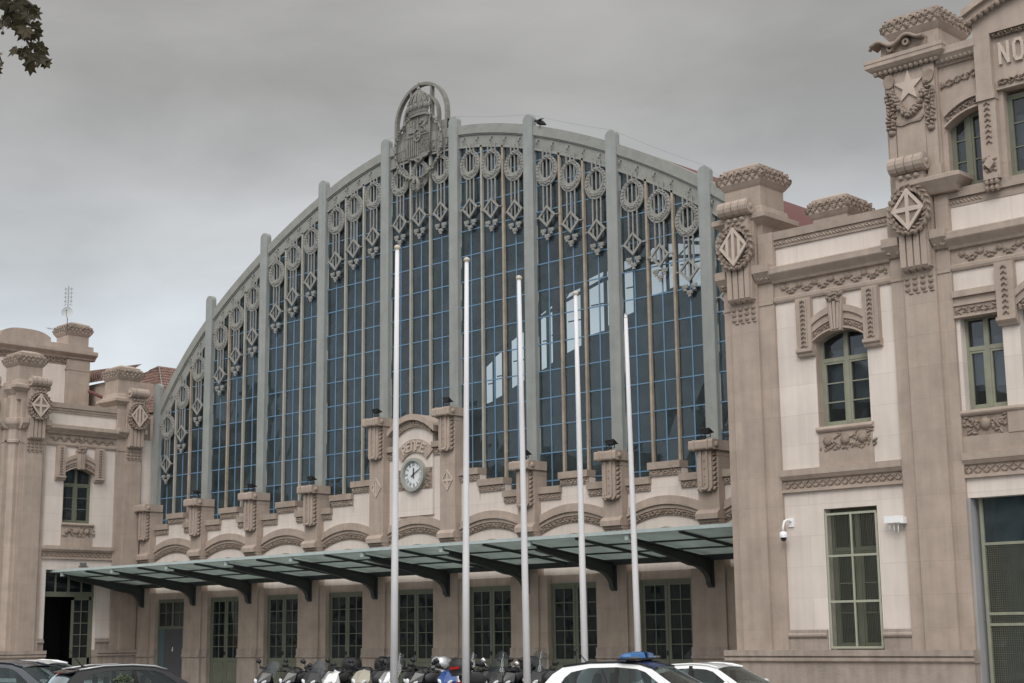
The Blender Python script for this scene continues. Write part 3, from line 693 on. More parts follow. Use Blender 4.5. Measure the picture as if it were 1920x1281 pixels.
# the clock
clk = thing('wall_clock', 'round white clock with black Roman numerals on the gable below the arched name plate', 'clock', (xc, -(WO+.13), 7.97))
cxk, czk = xc+.0, 7.97
m = M(); m.ringband(cxk, czk, .56, .68, WO+.12, WO+.30, n=40); m.ringband(cxk, czk, .52, .57, WO+.12, WO+.26, n=40); m.build('clock_case', 'clockring', clk)
m = M(); V = [(cxk+.56*math.cos(t), WO+.19, czk+.56*math.sin(t)) for t in np.linspace(0, 2*math.pi, 41)[:-1]]; m.add(V, [tuple(range(40))]); fc = m.build('clock_face', 'face', clk)
m = M()
NUM = ['XII','I','II','III','IIII','V','VI','VII','VIII','IX','X','XI']
for i, tx in enumerate(NUM):
    a = math.pi/2-i*math.pi/6; n = len(tx)
    for j, ch in enumerate(tx):
        off = (j-(n-1)/2)*.052; ang = a-math.pi/2
        letter(m, ch, cxk+.42*math.cos(a)+off*math.cos(ang), czk+.42*math.sin(a)+off*math.sin(ang), ang, .14, .062 if ch != 'I' else .05, WO+.19, .0075, .004)
for i in range(60):
    a = i*math.pi/30; m.blob(cxk+.52*math.cos(a), WO+.19, czk+.52*math.sin(a), .008, .005, .008)
m.build('numerals', 'dark', clk)
for nm, ang, ln, w, q in (('hour_hand', 88, .30, .022, .0), ('minute_hand', 28, .44, .016, .02)):
    m = M(); a = R(ang); c, s_ = math.cos(a), math.sin(a)
    P = [(-.12,-w),(-.12,w),(ln*.7,w*1.2),(ln,0),(ln*.7,-w*1.2)]; m.prism([(cxk+x*c-y*s_, czk+x*s_+y*c) for x, y in P], WO+.21+q, WO+.222+q)
    if nm == 'hour_hand': m.blob(cxk, WO+.23, czk, .035, .03, .035)
    m.blob(cxk-.13*c, WO+.21+q, czk-.13*s_, .03, .015, .03)
    m.build(nm, 'dark', clk)
# ---------------- doors
def door(fr, x0, x1, zt, o, par, kind='glazed', bars=(2,5)):
    m = M(fr); g_ = M(fr); f = .08; xm = (x0+x1)/2
    m.box(x0, x0+f, o-.08, o+.03, -.65, zt); m.box(x1-f, x1, o-.08, o+.03, -.65, zt); m.box(x0, x1, o-.08, o+.032, zt-f, zt)
    if kind == 'glazed':
        for a, b_ in ((x0+f, xm-.01), (xm+.01, x1-f)):
            s_ = .11; m.box(a, a+s_, o-.06, o+.01, -.62, zt-f); m.box(b_-s_, b_, o-.06, o+.01, -.62, zt-f); m.box(a, b_, o-.06, o+.012, zt-f-.12, zt-f); m.box(a, b_, o-.06, o+.012, .55, .70); m.box(a, b_, o-.06, o+.012, -.62, -.45)
            m.box(a+s_, b_-s_, o-.05, o-.01, -.45, .55); m.box(a+s_+.05, b_-s_-.05, o-.01, o+.008, -.38, .12); m.box(a+s_+.05, b_-s_-.05, o-.01, o+.008, .22, .49)
            za, zb = .70, zt-f-.12
            for j in range(1, bars[1]): z = za+(zb-za)*j/bars[1]; m.box(a+s_, b_-s_, o-.04, o, z-.016, z+.016)
            for j in range(1, bars[0]): u = a+s_+(b_-a-2*s_)*j/bars[0]; m.box(u-.016, u+.016, o-.038, o+.002, za, zb)
            tl = rnd(-.006,.006); g_.add([(a+s_,o-.025+tl,za),(b_-s_,o-.025-tl,za),(b_-s_,o-.025-tl,zb),(a+s_,o-.025+tl,zb)], [(0,1,2,3)])
        d = m.build('door', 'sage', par); g_.build('door_glass', 'winglass', d)
        h = M(fr); h.box(xm-.07, xm-.03, o+.01, o+.05, .82, .98); h.build('door_handle', 'plastic', d)
    else:   # fanlight over a boarded opening
        zm = zt-1.25
        m.box(x0, x1, o-.08, o+.034, zm-.14, zm); m.box(xm-.05, xm+.05, o-.06, o+.02, zm, zt-f)
        for a, b_ in ((x0+f, xm-.05), (xm+.05, x1-f)):
            m.box((a+b_)/2-.016, (a+b_)/2+.016, o-.04, o, zm, zt-f); m.box(a, b_, o-.04, o+.002, (zm+zt)/2-.02, (zm+zt)/2+.012)
            m.box(a, b_, o-.05, o+.01, zt-f-.08, zt-f); g_.add([(a,o-.03,zm),(b_,o-.03,zm),(b_,o-.03,zt-f),(a,o-.03,zt-f)], [(0,1,2,3)])
        d = m.build('door', 'sage', par); g_.build('door_glass', 'winglass', d)
        p = M(fr); p.box(x0+f, x0+.50, o-.05, o, -.65, zm-.14); p.box(x1-.42, x1-f, o-.05, o, -.65, zm-.14); p.build('door_board', 'board', d)
        p = M(fr); p.box(x0+.50, x1-.42, o-.05, o+.01, -.65, zm-.14); p.box(x1-.50, x1-.46, o+.01, o+.03, .3, .5); p.box(x1-.50, x1-.46, o+.01, o+.03, 1.8, 2.0); p.build('door_leaf', 'boardgrey', d)
        h = M(fr); xx = (x0+x1)/2+.05; h.add([(xx-.06,o+.012,1.0),(xx+.03,o+.012,.98),(xx+.04,o+.012,1.2),(xx-.02,o+.012,1.18)], [(0,1,2,3)]); h.build('paper_notice', 'white', d)
for b in range(9):
    x0, x1 = PX[b]+.93, PX[b+1]-.93
    door(FH, x0, x1, 3.40, .30, hall, 'board' if b == 0 else 'glazed')
m = M(); m.box(-19.0, 19.0, -.6, -.5, -.75, 3.4); 
for k in range(10): pass
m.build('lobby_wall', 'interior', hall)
for k in range(10):
    m = M(); m.box(PX[k]-1.5, PX[k]-1.3, -.49, -.40, -.65, 3.3); m.box(PX[k]-.2, PX[k]+1.2, -.49, -.45, .6, 2.2); m.build('lobby_panel', 'grey', hall)
m = M(); m.box(-19.1, 19.1, -.3, .28, 3.40, 3.7); m.build('lintel', 'tan', hall)
# ---------------- canopy: glass plate on brackets
ZF, ZR, OF = 4.66, 4.12, 5.05
cs = M()
def cz2(o): return ZR+(ZF-ZR)*(o-.62)/(OF-.62)
cs.prof([(OF-.05,ZF-.02),(OF+.06,ZF-.01),(OF+.06,ZF+.10),(OF-.05,ZF+.10)], -19.65, 19.5)
can = cs.build('canopy', 'canopy_edge', hall)
cs = M()
for o in (.75, 2.15, 3.6):
    z = cz2(o); cs.box(-19.6, 19.5, o-.025, o+.025, z-.06 if o > 1 else z-.20, z-.005)
x = -19.0+.0
for k in range(9):
    for t in ((.5,) if k >= 0 else ()):
        x = PX[k]+SP*t; cs.add([(x-.03,.7,cz2(.7)-.09),(x+.03,.7,cz2(.7)-.09),(x+.03,OF,cz2(OF)-.09),(x-.03,OF,cz2(OF)-.09),(x-.03,.7,cz2(.7)),(x+.03,.7,cz2(.7)),(x+.03,OF,cz2(OF)),(x-.03,OF,cz2(OF))], [(0,3,2,1),(4,5,6,7),(0,1,5,4),(2,3,7,6),(1,2,6,5),(0,4,7,3)])
cs.build('canopy_purlins', 'canopy_steel', can)
gp = M(); 
for k in range(-1, 18):
    xa_, xb_ = max(-19.6, PX[0]+SP/2*(k)), min(19.45, PX[0]+SP/2*(k+1))
    if xb_ <= xa_: continue
    gp.add([(xa_+.01,.62,cz2(.62)+.012),(xb_-.01,.62,cz2(.62)+.012),(xb_-.01,OF,cz2(OF)+.012),(xa_+.01,OF,cz2(OF)+.012),(xa_+.01,.62,cz2(.62)+.032),(xb_-.01,.62,cz2(.62)+.032),(xb_-.01,OF,cz2(OF)+.032),(xa_+.01,OF,cz2(OF)+.032)], [(0,3,2,1),(4,5,6,7),(0,1,5,4),(2,3,7,6),(1,2,6,5),(0,4,7,3)])
gp.build('canopy_glass', 'canopyglass', can)
for k in range(10):
    X = PX[k] if k < 9 else 19.0; m = M(); t = .035
    if k == 9: continue
    top = lambda o: cz2(o)-.13
    P = [(.60,3.12),(.72,3.12)]
    for i in range(9): a = R(90*i/8); P.append((.78+.95*(1-math.cos(a)), 3.20+.58*math.sin(a)))
    P += [(2.9,top(2.9)-.22),(4.6,top(4.6)-.12),(4.6,top(4.6)),(.60,top(.6))]
    m.prof(P, X-t, X+t)
    # flanges
    q = P[1:-1]
    for a, b_ in zip(q[:-2], q[1:-1]):
        m.add([(X-.10,a[0],a[1]),(X+.10,a[0],a[1]),(X+.10,b_[0],b_[1]),(X-.10,b_[0],b_[1]),(X-.10,a[0],a[1]-.03),(X+.10,a[0],a[1]-.03),(X+.10,b_[0],b_[1]-.03),(X-.10,b_[0],b_[1]-.03)], [(0,1,2,3),(4,7,6,5),(0,4,5,1),(2,6,7,3),(0,3,7,4),(1,5,6,2)])
    m.add([(X-.10,.6,top(.6)),(X+.10,.6,top(.6)),(X+.10,OF-.1,top(OF-.1)),(X-.10,OF-.1,top(OF-.1)),(X-.10,.6,top(.6)+.04),(X+.10,.6,top(.6)+.04),(X+.10,OF-.1,top(OF-.1)+.04),(X-.10,OF-.1,top(OF-.1)+.04)], [(0,3,2,1),(4,5,6,7),(0,1,5,4),(2,3,7,6),(1,2,6,5),(0,4,7,3)])
    m.box(X-.12, X+.12, .60, .66, 3.05, 4.1)
    for o, z, r in ((1.02,3.68,.075),(.80,3.45,.035),(.74,3.28,.035)): 
        m.blob(X+t, o, z, r, .02, r, 0, 1)
    m.build('bracket', 'canopy_steel', can)
    e = M(); e.box(X-.07, X+.07, OF-.14, OF-.02, ZF-.20, ZF-.02); e.build('bracket_tip', 'canopy_edge', can)
# ================================================================== floodlights on the corbels
fl0 = None
FLAB = {1:'floodlight on the corbel nearest the left wing, tilted at the glass arch', 2:'floodlight on the second corbel left of the clock gable steps, near the grey door', 3:'floodlight on the corbel just left of the stepped rise to the clock gable',
        4:'floodlight on the tall corbel at the left side of the clock', 5:'floodlight on the tall corbel at the right side of the clock', 6:'floodlight partly hidden behind the middle white flagpole', 7:'floodlight between the two rightmost white flagpoles, on a corbel', 8:'black floodlight on the corbel nearest the right wing'}
FLAB[2] = 'floodlight on the third corbel from the left wing'
FLAB[1] = 'floodlight on the second corbel from the left wing, lowest on the facade'
FLAB[3] = 'floodlight on the fourth corbel from the left, just before the clock gable'
for k in range(1, 9):
    X = PX[k]; top = 7.96 if k not in (4,5) else 10.44
    t = thing('floodlight', FLAB[k], 'floodlight', (X, -.65, top+.03), 'floodlights standing on the corbel heads')
    fr = Fr((0,0,0))
    m = M(WORLD); m.box(-.025,.025,-.025,.025,0,.10); m.box(-.20,.20,-.015,.015,.08,.10); m.box(-.20,-.18,-.015,.015,.08,.25); m.box(.18,.20,-.015,.015,.08,.25)
    a = m.build('stand', 'plastic'); a.parent = t
    m = M(WORLD); m.loft(0, 0, [(.12,.04,.0),(.19,.11,.09),(.20,.14,.12)][::1]); m.box(-.21,.21,-.15,.15,.12,.135)
    b_ = m.build('lamp_housing', 'plastic'); b_.parent = t; b_.location = (0,0,.20); b_.rotation_euler = (R(-28+rnd(-8,8)), R(rnd(-6,6)), R(rnd(-8,8)))
    m = M(WORLD); m.box(-.18,.18,-.12,.12,.137,.142); c_ = m.build('lamp_glass', 'clearglass'); c_.parent = b_
# ================================================================== WINGS
def crest(fr, u, z, o, par, kind):
    m = M(fr); n = 26
    m.ringband(u, z, .44, .58, o-.18, o, n=26, ez=1.1)
    wreath_blobs(m, u, z, .52, .58, o-.02, .17, 22, .09)
    for d in (-.08,.08): m.blob(u+d, o, z-.60, .09, .09, .06, d*6)
    cr_ = m.build('crest', 'carve', par)
    a, b_ = .47, .57; d_ = M(fr); d_.prism([(u-a,z),(u,z-b_),(u+a,z),(u,z+b_)], o-.15, o+.03); d_.build('shield_field', 'carve', cr_); d_ = M(fr)
    for s1, s2 in ((1,1),(1,-1),(-1,1),(-1,-1)):
        q = [(u+s1*a,z),(u,z+s2*b_),(u,z+s2*(b_-.12)),(u+s1*(a-.10),z)]
        if s1*s2 < 0: q = q[::-1]
        d_.prism(q, o+.03, o+.08)
    if kind == 'cross': d_.box(u-.05, u+.05, o+.03, o+.082, z-b_+.06, z+b_-.06); d_.box(u-a+.05, u+a-.05, o+.03, o+.084, z-.06, z+.06)
    else:
        for d in (-.20,0,.20): h = b_*(1-abs(d)/a)-.06; d_.box(u+d-.045, u+d+.045, o+.03, o+.082, z-h, z+h)
    d_.build('diamond_shield', 'shield', cr_)
def scroll(fr, u, zt, o, par):
    m = M(fr); r = .24
    for i in range(4):
        uc = u-.375+i*.25
        arc = [(o+.02+r*math.sin(R(a)), zt-r+r*math.cos(R(a))) for a in range(-40,221,26)]
        m.prof(arc, uc-.115, uc+.115); m.prof([(o+.02+(r-.03)*math.sin(R(a)), zt-r+(r-.03)*math.cos(R(a))) for a in range(0,360,30)], uc+.10, uc+.15)
    for d in (-1, 1): m.blob(u+d*.49, o+.02, zt-r, .12, .07, .12, 0, d)
    for i in range(3): m.blob(u-.22+i*.22, o+.0, zt-.56, .09, .10, .08)
    m.box(u-.40, u+.40, o-.35, o, zt-1.0, zt-.45)
    m.build('scroll', 'tan', par)
def wing_pilaster(fr, f0, f1, par, kind, strips=(.45,.42), crest_on=True, top=13.65):
    u = (f0+f1)/2; m = M(fr)
    m.box(f0, f1, -.2, .20, 1.1, 11.6); m.box(f0-strips[0], f0, -.2, .10, 1.1, 11.2); m.box(f1, f1+strips[1], -.2, .10, 1.1, 11.2)
    m.box(f0-.02, f1+.02, -.3, .25, 11.6, 13.2)
    if crest_on:
        for i in range(4): uu = u-.3+i*.2; m.prof([(.2,10.68),(.36,10.72),(.44,10.80),(.46,11.9),(.2,11.9)], uu-.078, uu+.078)
        m.box(f0+.03, f1-.03, .2, .38, 10.75, 12.9)
    m.box(f0-strips[0], f1+strips[1], -.2, .13, 10.55, 10.63)
    pil = m.build('pilaster', 'tan', par)
    c_ = M(fr)
    for i in range(4):
        for j in range(3): c_.blob(f0+.11+i*(f1-f0-.2)/3.2, .20, 10.55-j*.15, .085, .06, .075, rnd(-.2,.2))
        c_.blob(f0+.2+i*.2, .20, 10.14, .08, .04, .03)
    c_.build('palmette_band', 'carve', pil)
    for a, b_, on in ((f0-strips[0]-.06, f0-.0, strips[0] > 0), (f1, f1+strips[1]+.06, strips[1] > 0)):
        if on:
            cpm = M(fr); cpm.prof([(0,11.18),(.18,11.18),(.38,11.40),(.42,11.44),(.42,11.66),(0,11.66)], a, b_)
            for i in range(6): cpm.blob(rnd(a+.06,b_-.04), .20+.05, 11.27+rnd(-.02,.04), .06, .06, .03, rnd(-1,1))
            cpm.box(a+.06, b_-.0, -.1, .14, 11.66, 12.6); cpm.build('capital', 'tan', pil)
    if crest_on: crest(fr, u, 12.27, .56, pil, kind); scroll(fr, u, top, .42, pil)
    return pil
def chimney(fr, u0, u1, o0, o1, zb, zt, par, name='chimney', ledge=True, ch=1.0):
    cu, co, hw, hd = (u0+u1)/2, (o0+o1)/2, (u1-u0)/2, (o1-o0)/2; m = M(fr)
    if ledge: m.loft(cu, co, [(hw+.02,hd+.02,zb-.75),(hw+.05,hd+.05,zb-.42),(hw+.25,hd+.25,zb-.25),(hw+.30,hd+.30,zb-.22),(hw+.30,hd+.30,zb-.08),(hw+.1,hd+.1,zb),(hw+.06,hd+.06,zb+.16),(hw+.0,hd+.0,zb+.20)])
    m.loft(cu, co, [(hw,hd,zb),(hw,hd,zt-.78),(hw+.05,hd+.05,zt-.72),(hw+.13,hd+.13,zt-.60),(hw+.11,hd+.11,zt-.26),(hw+.02,hd+.02,zt-.25),(hw+.02,hd+.02,zt-.14),(hw*.5,hd*.5,zt),(hw*.2,hd*.2,zt+.015)])
    o = m.build(name, 'tan', par); c_ = M(fr); acanthus(c_, cu, co, hw+.10, hd+.10, zt-.60, zt-.24); c_.build('acanthus_band', 'carve', o); return o
def window(fr, u0, u1, z0, z1, o, par, mt='greenlight', arch_=0, cols=2, transom=None, rows=3):
    m = M(fr); g_ = M(fr); f = .07; um = (u0+u1)/2; top = lambda u: z1-arch_*((u-um)/((u1-u0)/2))**2 if arch_ else z1
    m.box(u0, u0+f, o-.1, o+.02, z0, top(u0)); m.box(u1-f, u1, o-.1, o+.02, z0, top(u1)); m.box(u0, u1, o-.1, o+.021, z0, z0+f)
    us = list(np.linspace(u0, u1, 9)); m.band(us, lambda u: top(u)-f, top, o-.1, o+.022)
    m.box(um-.065, um+.065, o-.08, o+.03, z0+f, top(um)-f)
    tr = transom or z1
    if transom: m.box(u0+f, u1-f, o-.08, o+.028, transom-.05, transom+.06)
    for a, b_ in ((u0+f, um-.065), (um+.065, u1-f)):
        s_ = .055; zt2 = tr-.05 if transom else z1-f
        m.box(a, a+s_, o-.07, o+.01, z0+f, zt2); m.box(b_-s_, b_, o-.07, o+.01, z0+f, zt2); m.box(a, b_, o-.07, o+.012, z0+f, z0+f+.09); m.box(a, b_, o-.07, o+.012, zt2-.06, zt2)
        for j in range(1, rows): z = z0+f+.09+(zt2-z0-f-.15)*j/rows; m.box(a+s_, b_-s_, o-.06, o-.005, z-.016, z+.016)
        g_.add([(a,o-.045,z0),(b_,o-.045,z0),(b_,o-.045,zt2),(a,o-.045,zt2)], [(0,1,2,3)])
        if transom: g_.add([(a,o-.047,tr),(b_,o-.047,tr),(b_,o-.047,z1-.02),(a,o-.047,z1-.02)], [(0,1,2,3)])
    w = m.build('window', mt, par); g_.build('window_pane', 'winglass', w)
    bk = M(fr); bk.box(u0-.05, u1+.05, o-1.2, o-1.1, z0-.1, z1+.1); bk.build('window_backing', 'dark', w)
    for a, b_ in ((u0+f, u0+f+.16*(u1-u0)), (u1-f-.18*(u1-u0), u1-f)): pass
    cu_ = M(fr); cu_.add([(u0+.1,o-.25,z0+.55),(um-.1,o-.22,z0+.5),(um-.1,o-.22,z1-.5),(u0+.1,o-.25,z1-.5)], [(0,1,2,3)]); cu_.add([(um+.1,o-.22,z0+.62),(u1-.1,o-.25,z0+.6),(u1-.1,o-.25,z1-.5),(um+.1,o-.22,z1-.5)], [(0,1,2,3)])
    if mt != 'sage': cu_.build('curtain', 'curtain', w)
    return w
def upper_bay(fr, w0, w1, wc, par, cream, mt):
    """first-floor wall of one bay between pilasters, Z 5.3 .. 12.6"""
    hw = .80; m = cream
    a0, a1 = wc-hw, wc+hw
    m.box(w0-.02, a0, -.35, 0, 5.3, 10.62); m.box(a1, w1+.02, -.35, 0, 5.3, 10.62); m.box(a0, a1, -.35, 0, 5.3, 6.9)
    tp = lambda u: 9.62-.26*((u-wc)/hw)**2
    m.band(list(np.linspace(a0, a1, 9)), tp, lambda u: 10.62, -.35, 0)
    m.box(w0-.02, w1+.02, -.35, -.02, 10.6, 12.2)
    window(fr, a0+.02, a1-.02, 6.97, 9.60, -.28, par, mt, .25, transom=8.80)
    # band course
    t = M(fr); t.prof([(0,5.28),(.10,5.28),(.10,5.36),(.03,5.36),(.03,5.60),(.10,5.62),(.16,5.70),(.18,5.72),(.18,5.89),(0,5.89)], w0, w1)
    b1 = t.build('string_course', 'tan', par); c_ = M(fr)
    n = int((w1-w0)/.115)
    for i in range(n):
        u = w0+.05+(w1-w0-.1)*(i+.5)/n
        for z, rt in ((5.44,.8),(5.53,-.8)): c_.blob(u, .03, z, .085, .05, .026, rt*(1 if i % 2 else -1)+rnd(-.2,.2))
    c_.build('carved_frieze', 'carve', b1)
    # sill panel
    t = M(fr); t.box(a0-.02, a1+.04, -.3, .03, 5.89, 6.30); t.box(a0-.02, a1+.02, -.3, .015, 6.3, 6.85)
    t.prof([(-.3,6.82),(.05,6.82),(.10,6.86),(.12,6.90),(.10,6.95),(.02,6.98),(-.3,6.98)], a0-.04, a1+.08); sp_ = t.build('window_sill', 'tan', par)
    c_ = M(fr)
    for i in range(3):
        u = a0+.27+i*.53; c_.blob(u, .015, 6.58, .15, .10, .16)
        for k in range(10): c_.blob(u+rnd(.14,.40), .015, rnd(6.36,6.80), .08, .06, .03, rnd(-1.5,1.5))
    for k in range(26): c_.blob(rnd(a0+.04,a1-.04), .015, rnd(6.33,6.45), .06, .05, .03, rnd(-1.5,1.5))
    c_.build('relief_panel', 'carve', sp_)
    # window surround: hanging jambs, arch and keystone
    t = M(fr); cc = M(fr)
    for d in (-1, 1):
        j0, j1 = sorted((wc+d*hw, wc+d*(hw+.47)))
        t.box(j0, j1, 0, .16, 9.08, 10.56); t.box((j0+j1)/2-.12, (j0+j1)/2-.08, .16, .19, 9.2, 10.5); t.box((j0+j1)/2+.08, (j0+j1)/2+.12, .16, .19, 9.2, 10.5)
        t.prof([(0,8.93),(.10,8.93),(.14,8.97),(.14,9.02),(.22,9.06),(.22,9.14),(0,9.14)], j0-.02, j1+.02)
        chain(cc, (j0+j1)/2, 9.15, 10.52, .16, .08, r=.05)
    us = list(np.linspace(a0, a1, 11))
    q = lambda u, k: 9.60+k-.27*((u-wc)/hw)**2
    t.band(us, lambda u: q(u,.44), lambda u: q(u,.62), 0, .16); t.band(us, lambda u: q(u,.24), lambda u: q(u,.44), 0, .10); t.band(us, lambda u: q(u,-.02), lambda u: q(u,.03), -.25, .14)
    cc.band(us, lambda u: q(u,.03), lambda u: q(u,.24), 0, .06); leaf_frieze(cc, a0+.02, a1-.02, .04, .23, .06, curve=lambda u: q(u,0), ro=.05)
    t.prism([(wc-.16,9.50),(wc+.16,9.50),(wc+.24,10.40),(wc-.24,10.40)], 0, .22)
    for d in (-.1,0,.1): t.prism([(wc+d*.8-.03,9.54),(wc+d*.8+.03,9.54),(wc+d*1.2+.04,10.3),(wc+d*1.2-.04,10.3)], .22, .26)
    t.box(a0, a0+.02, -.3, 0, 6.98, 9.3)
    for k in range(14): cc.blob(wc+rnd(-.2,.2), .2, 10.44+rnd(-.12,.1), .10, .12, .06, rnd(-1.5,1.5))
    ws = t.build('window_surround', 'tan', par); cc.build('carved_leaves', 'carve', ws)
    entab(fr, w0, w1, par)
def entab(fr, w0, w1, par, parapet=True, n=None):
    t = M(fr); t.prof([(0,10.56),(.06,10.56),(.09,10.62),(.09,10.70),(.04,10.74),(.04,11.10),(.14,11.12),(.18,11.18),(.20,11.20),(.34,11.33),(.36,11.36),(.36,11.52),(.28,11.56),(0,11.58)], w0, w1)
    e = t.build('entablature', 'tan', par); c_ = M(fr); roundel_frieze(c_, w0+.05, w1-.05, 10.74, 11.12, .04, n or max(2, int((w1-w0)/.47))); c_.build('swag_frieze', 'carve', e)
    if parapet:
        t = M(fr); t.box(w0-.02, w1+.02, -.35, .08, 12.37, 12.60); t.box(w0, w1, -.3, .03, 12.14, 12.38); braid(t, w0+.02, w1-.02, 12.16, 12.36, .03); t.build('parapet_coping', 'cope', par)
FR = Fr((20.2,-7.2,0)); FL = Fr((-19.4,-7.75,0), (0,1,0), (1,0,0))
rw = thing('station_wing', 'large station wing at the right with grille window, tall corner tower and carved star', 'building', (20.2,-7.2,0), 'station wings flanking the glass hall')
lwg = thing('station_wing', 'smaller looking left station wing with open dark doorway and rooftop antenna', 'building', (-19.4,-7.75,0), 'station wings flanking the glass hall')
# --- right wing, first bay
wing_pilaster(FR, .60, 1.50, rw, 'stripe', (.30,.48)); wing_pilaster(FR, 6.07, 6.98, rw, 'cross', (.42,.38), top=13.75)
cm = M(FR); w0, w1, wc = 1.98, 5.66, 3.98
gx0, gx1 = 3.20, 4.80
cm.box(w0-.02, gx0, -.35, 0, .9, 5.3); cm.box(gx1, w1+.02, -.35, 0, 1.0, 5.3); cm.box(gx0, gx1, -.35, 0, 4.78, 5.3)
upper_bay(FR, w0, w1, wc, rw, cm, 'greenlight'); 
cm.build('wall', 'cream', rw)
def plinth(fr, a, b_, par, o=.22):
    t = M(fr); t.box(a, b_, -.3, o+.03, -.75, .78); t.prof([(-.3,.78),(o+.05,.78),(o+.11,.82),(o+.11,.88),(o+.06,.92),(o+.13,.95),(o+.13,1.10),(-.3,1.10)], a-.03, b_+.03); return t.build('plinth', 'plinth', par)
plinth(FR, .06, 7.38, rw)
for a, b_ in ((w0, gx0-.03), (gx1+.03, w1)):
    t = M(FR); t.box(a, b_, 0, .05, 1.10, 1.42); t.prof([(0,1.42),(.09,1.42),(.12,1.46),(.12,1.50),(.08,1.54),(.08,1.62),(0,1.62)], a, b_); t.build('wall_base', 'plinth', rw)
# grille window
t = M(FR)
for a, b_ in ((gx0+.02,gx0+.08),(gx1-.08,gx1-.02)): t.box(a, b_, -.05, .0, 1.13, 4.66)
for z in (1.13, 2.31, 3.50, 4.60): t.box(gx0+.02, gx1-.02, -.048, .002, z, z+.06)
t.box(4.0-.025, 4.0+.025, -.046, .004, 1.15, 4.64); gr = t.build('window_grille', 'grillepaint', rw)
t = M(FR)
for i in range(30): u = gx0+.08+i*.0495; t.box(u-.002, u+.002, -.030, -.022, 1.15, 4.6)
for i in range(69): z = 1.18+i*.0495; t.box(gx0+.08, gx1-.08, -.034, -.026, z-.002, z+.002)
t.build('wire_mesh', 'green', gr)
window(FR, gx0+.03, gx1-.03, 1.12, 4.76, -.34, rw, 'sage', 0, transom=3.70, rows=3)
# corner column and far end of the wing front
def corner_col(fr, par):
    t = M(fr); t.loft(.62, -.42, [(.38,.38,1.1),(.38,.38,10.5),(.47,.47,10.55),(.47,.47,10.65),(.42,.42,10.7),(.42,.42,11.15),(.62,.62,11.4),(.64,.64,11.5),(.64,.64,11.66),(.42,.42,11.72),(.38,.38,12.75),(.56,.56,12.98),(.60,.60,13.02),(.60,.60,13.14),(.36,.36,13.2),(.34,.34,13.45)], 8)
    return t.build('corner_column', 'tan', par)
corner_col(FR, rw)
chimney(FR, .42, 1.64, -1.15, .02, 13.30, 14.86, rw)
bx = onY(1573, 372, -1.2)
m = M(Fr((0,0,0),(1,0,0),(0,1,0))); chimney(Fr((0,0,0),(1,0,0),(0,-1,0)), bx.x-.62, bx.x+.62, .6, 1.8, bx.z-1.6, bx.z+.05, rw)
body = M(FR); body.box(.35, 7.0, -13, -1.25, -.7, 12.3); body.box(.35, 1.9, -1.25, -.36, -.7, 12.3); body.box(5.8, 7.0, -1.25, -.36, -.7, 12.3); body.box(1.9, 5.8, -1.25, -.36, 10.2, 12.28); body.box(.36, .9, -.36, -.1, 0, 13.0); body.build('wing_body', 'tan', rw)
# --- right tower (ground and upper floors)
TX = 6.98+.38      # u of the wall start
t = M(FR); tc0 = M(FR)
tc0.box(TX, 13.6, -.35, 0, 4.79, 6.9); tc0.box(TX, 13.6, -.35, -.02, 10.3, 12.3)
# window strip 1
WA = [(TX+.12, 8.56), (9.10, 12.1), ]
tc0.box(TX-.03, TX+.10, -.35, -.006, 4.79, 10.6); tc0.box(8.58, 9.04, -.35, 0, 6.9, 10.6); tc0.box(TX, 13.6, -.35, 0, 9.36, 10.6); tc0.box(10.9, 11.3, -.35, 0, 6.9, 10.6); tc0.box(12.7, 13.6, -.35, 0, 4.8, 10.6)
tc0.build('wall', 'cream', rw)
window(FR, TX+.10, 8.58, 6.97, 9.36, -.28, rw, 'greenlight', 0, transom=8.55, rows=1)
window(FR, 9.04, 10.9, 6.97, 9.9, -.28, rw, 'greenlight', 0, transom=8.55, rows=1); window(FR, 11.3, 12.7, 6.97, 9.36, -.28, rw, 'greenlight', 0, transom=8.55, rows=1)
entab(FR, TX, 13.6, rw, False, 12)
t = M(FR); t.prof([(0,5.28),(.10,5.28),(.10,5.36),(.03,5.36),(.03,5.60),(.10,5.62),(.16,5.70),(.18,5.72),(.18,5.89),(0,5.89)], TX, 13.6); b1 = t.build('string_course', 'tan', rw); c_ = M(FR)
for i in range(52):
    for z, rt in ((5.44,.8),(5.53,-.8)): c_.blob(TX+.05+i*.118, .03, z, .085, .05, .026, rt*(1 if i % 2 else -1)+rnd(-.2,.2))
c_.build('carved_frieze', 'carve', b1)
t = M(FR); t.box(TX, 13.6, 0, .04, 5.89, 6.32); t.box(8.58, 9.04, 0, .06, 6.32, 6.84); t.prof([(-.3,6.82),(.05,6.82),(.10,6.86),(.12,6.90),(.10,6.95),(.02,6.98),(-.3,6.98)], TX, 9.1); sp_ = t.build('window_sill', 'tan', rw)
c_ = M(FR); c_.box(TX, 8.58, -.1, .015, 6.32, 6.84); c_.blob(TX+.62, .015, 6.6, .16, .12, .18)
for k in range(60):
    u = rnd(TX+.06, 8.52)
    if abs(u-TX-.62) > .18: c_.blob(u, .015, rnd(6.38,6.80), .08, .06, .035, rnd(-1.5,1.5))
c_.build('relief_panel', 'carve', sp_)
t = M(FR); cc = M(FR)
t.box(TX, 8.58, 0, .07, 9.36, 10.0); t.box(TX, 8.58, 0, .16, 9.86, 10.02); t.box(TX, 8.58, 0, .12, 9.64, 9.70); t.box(TX, 8.58, -.2, .12, 9.33, 9.38)
leaf_frieze(cc, TX+.02, 8.56, 9.40, 9.62, .07, ro=.06)
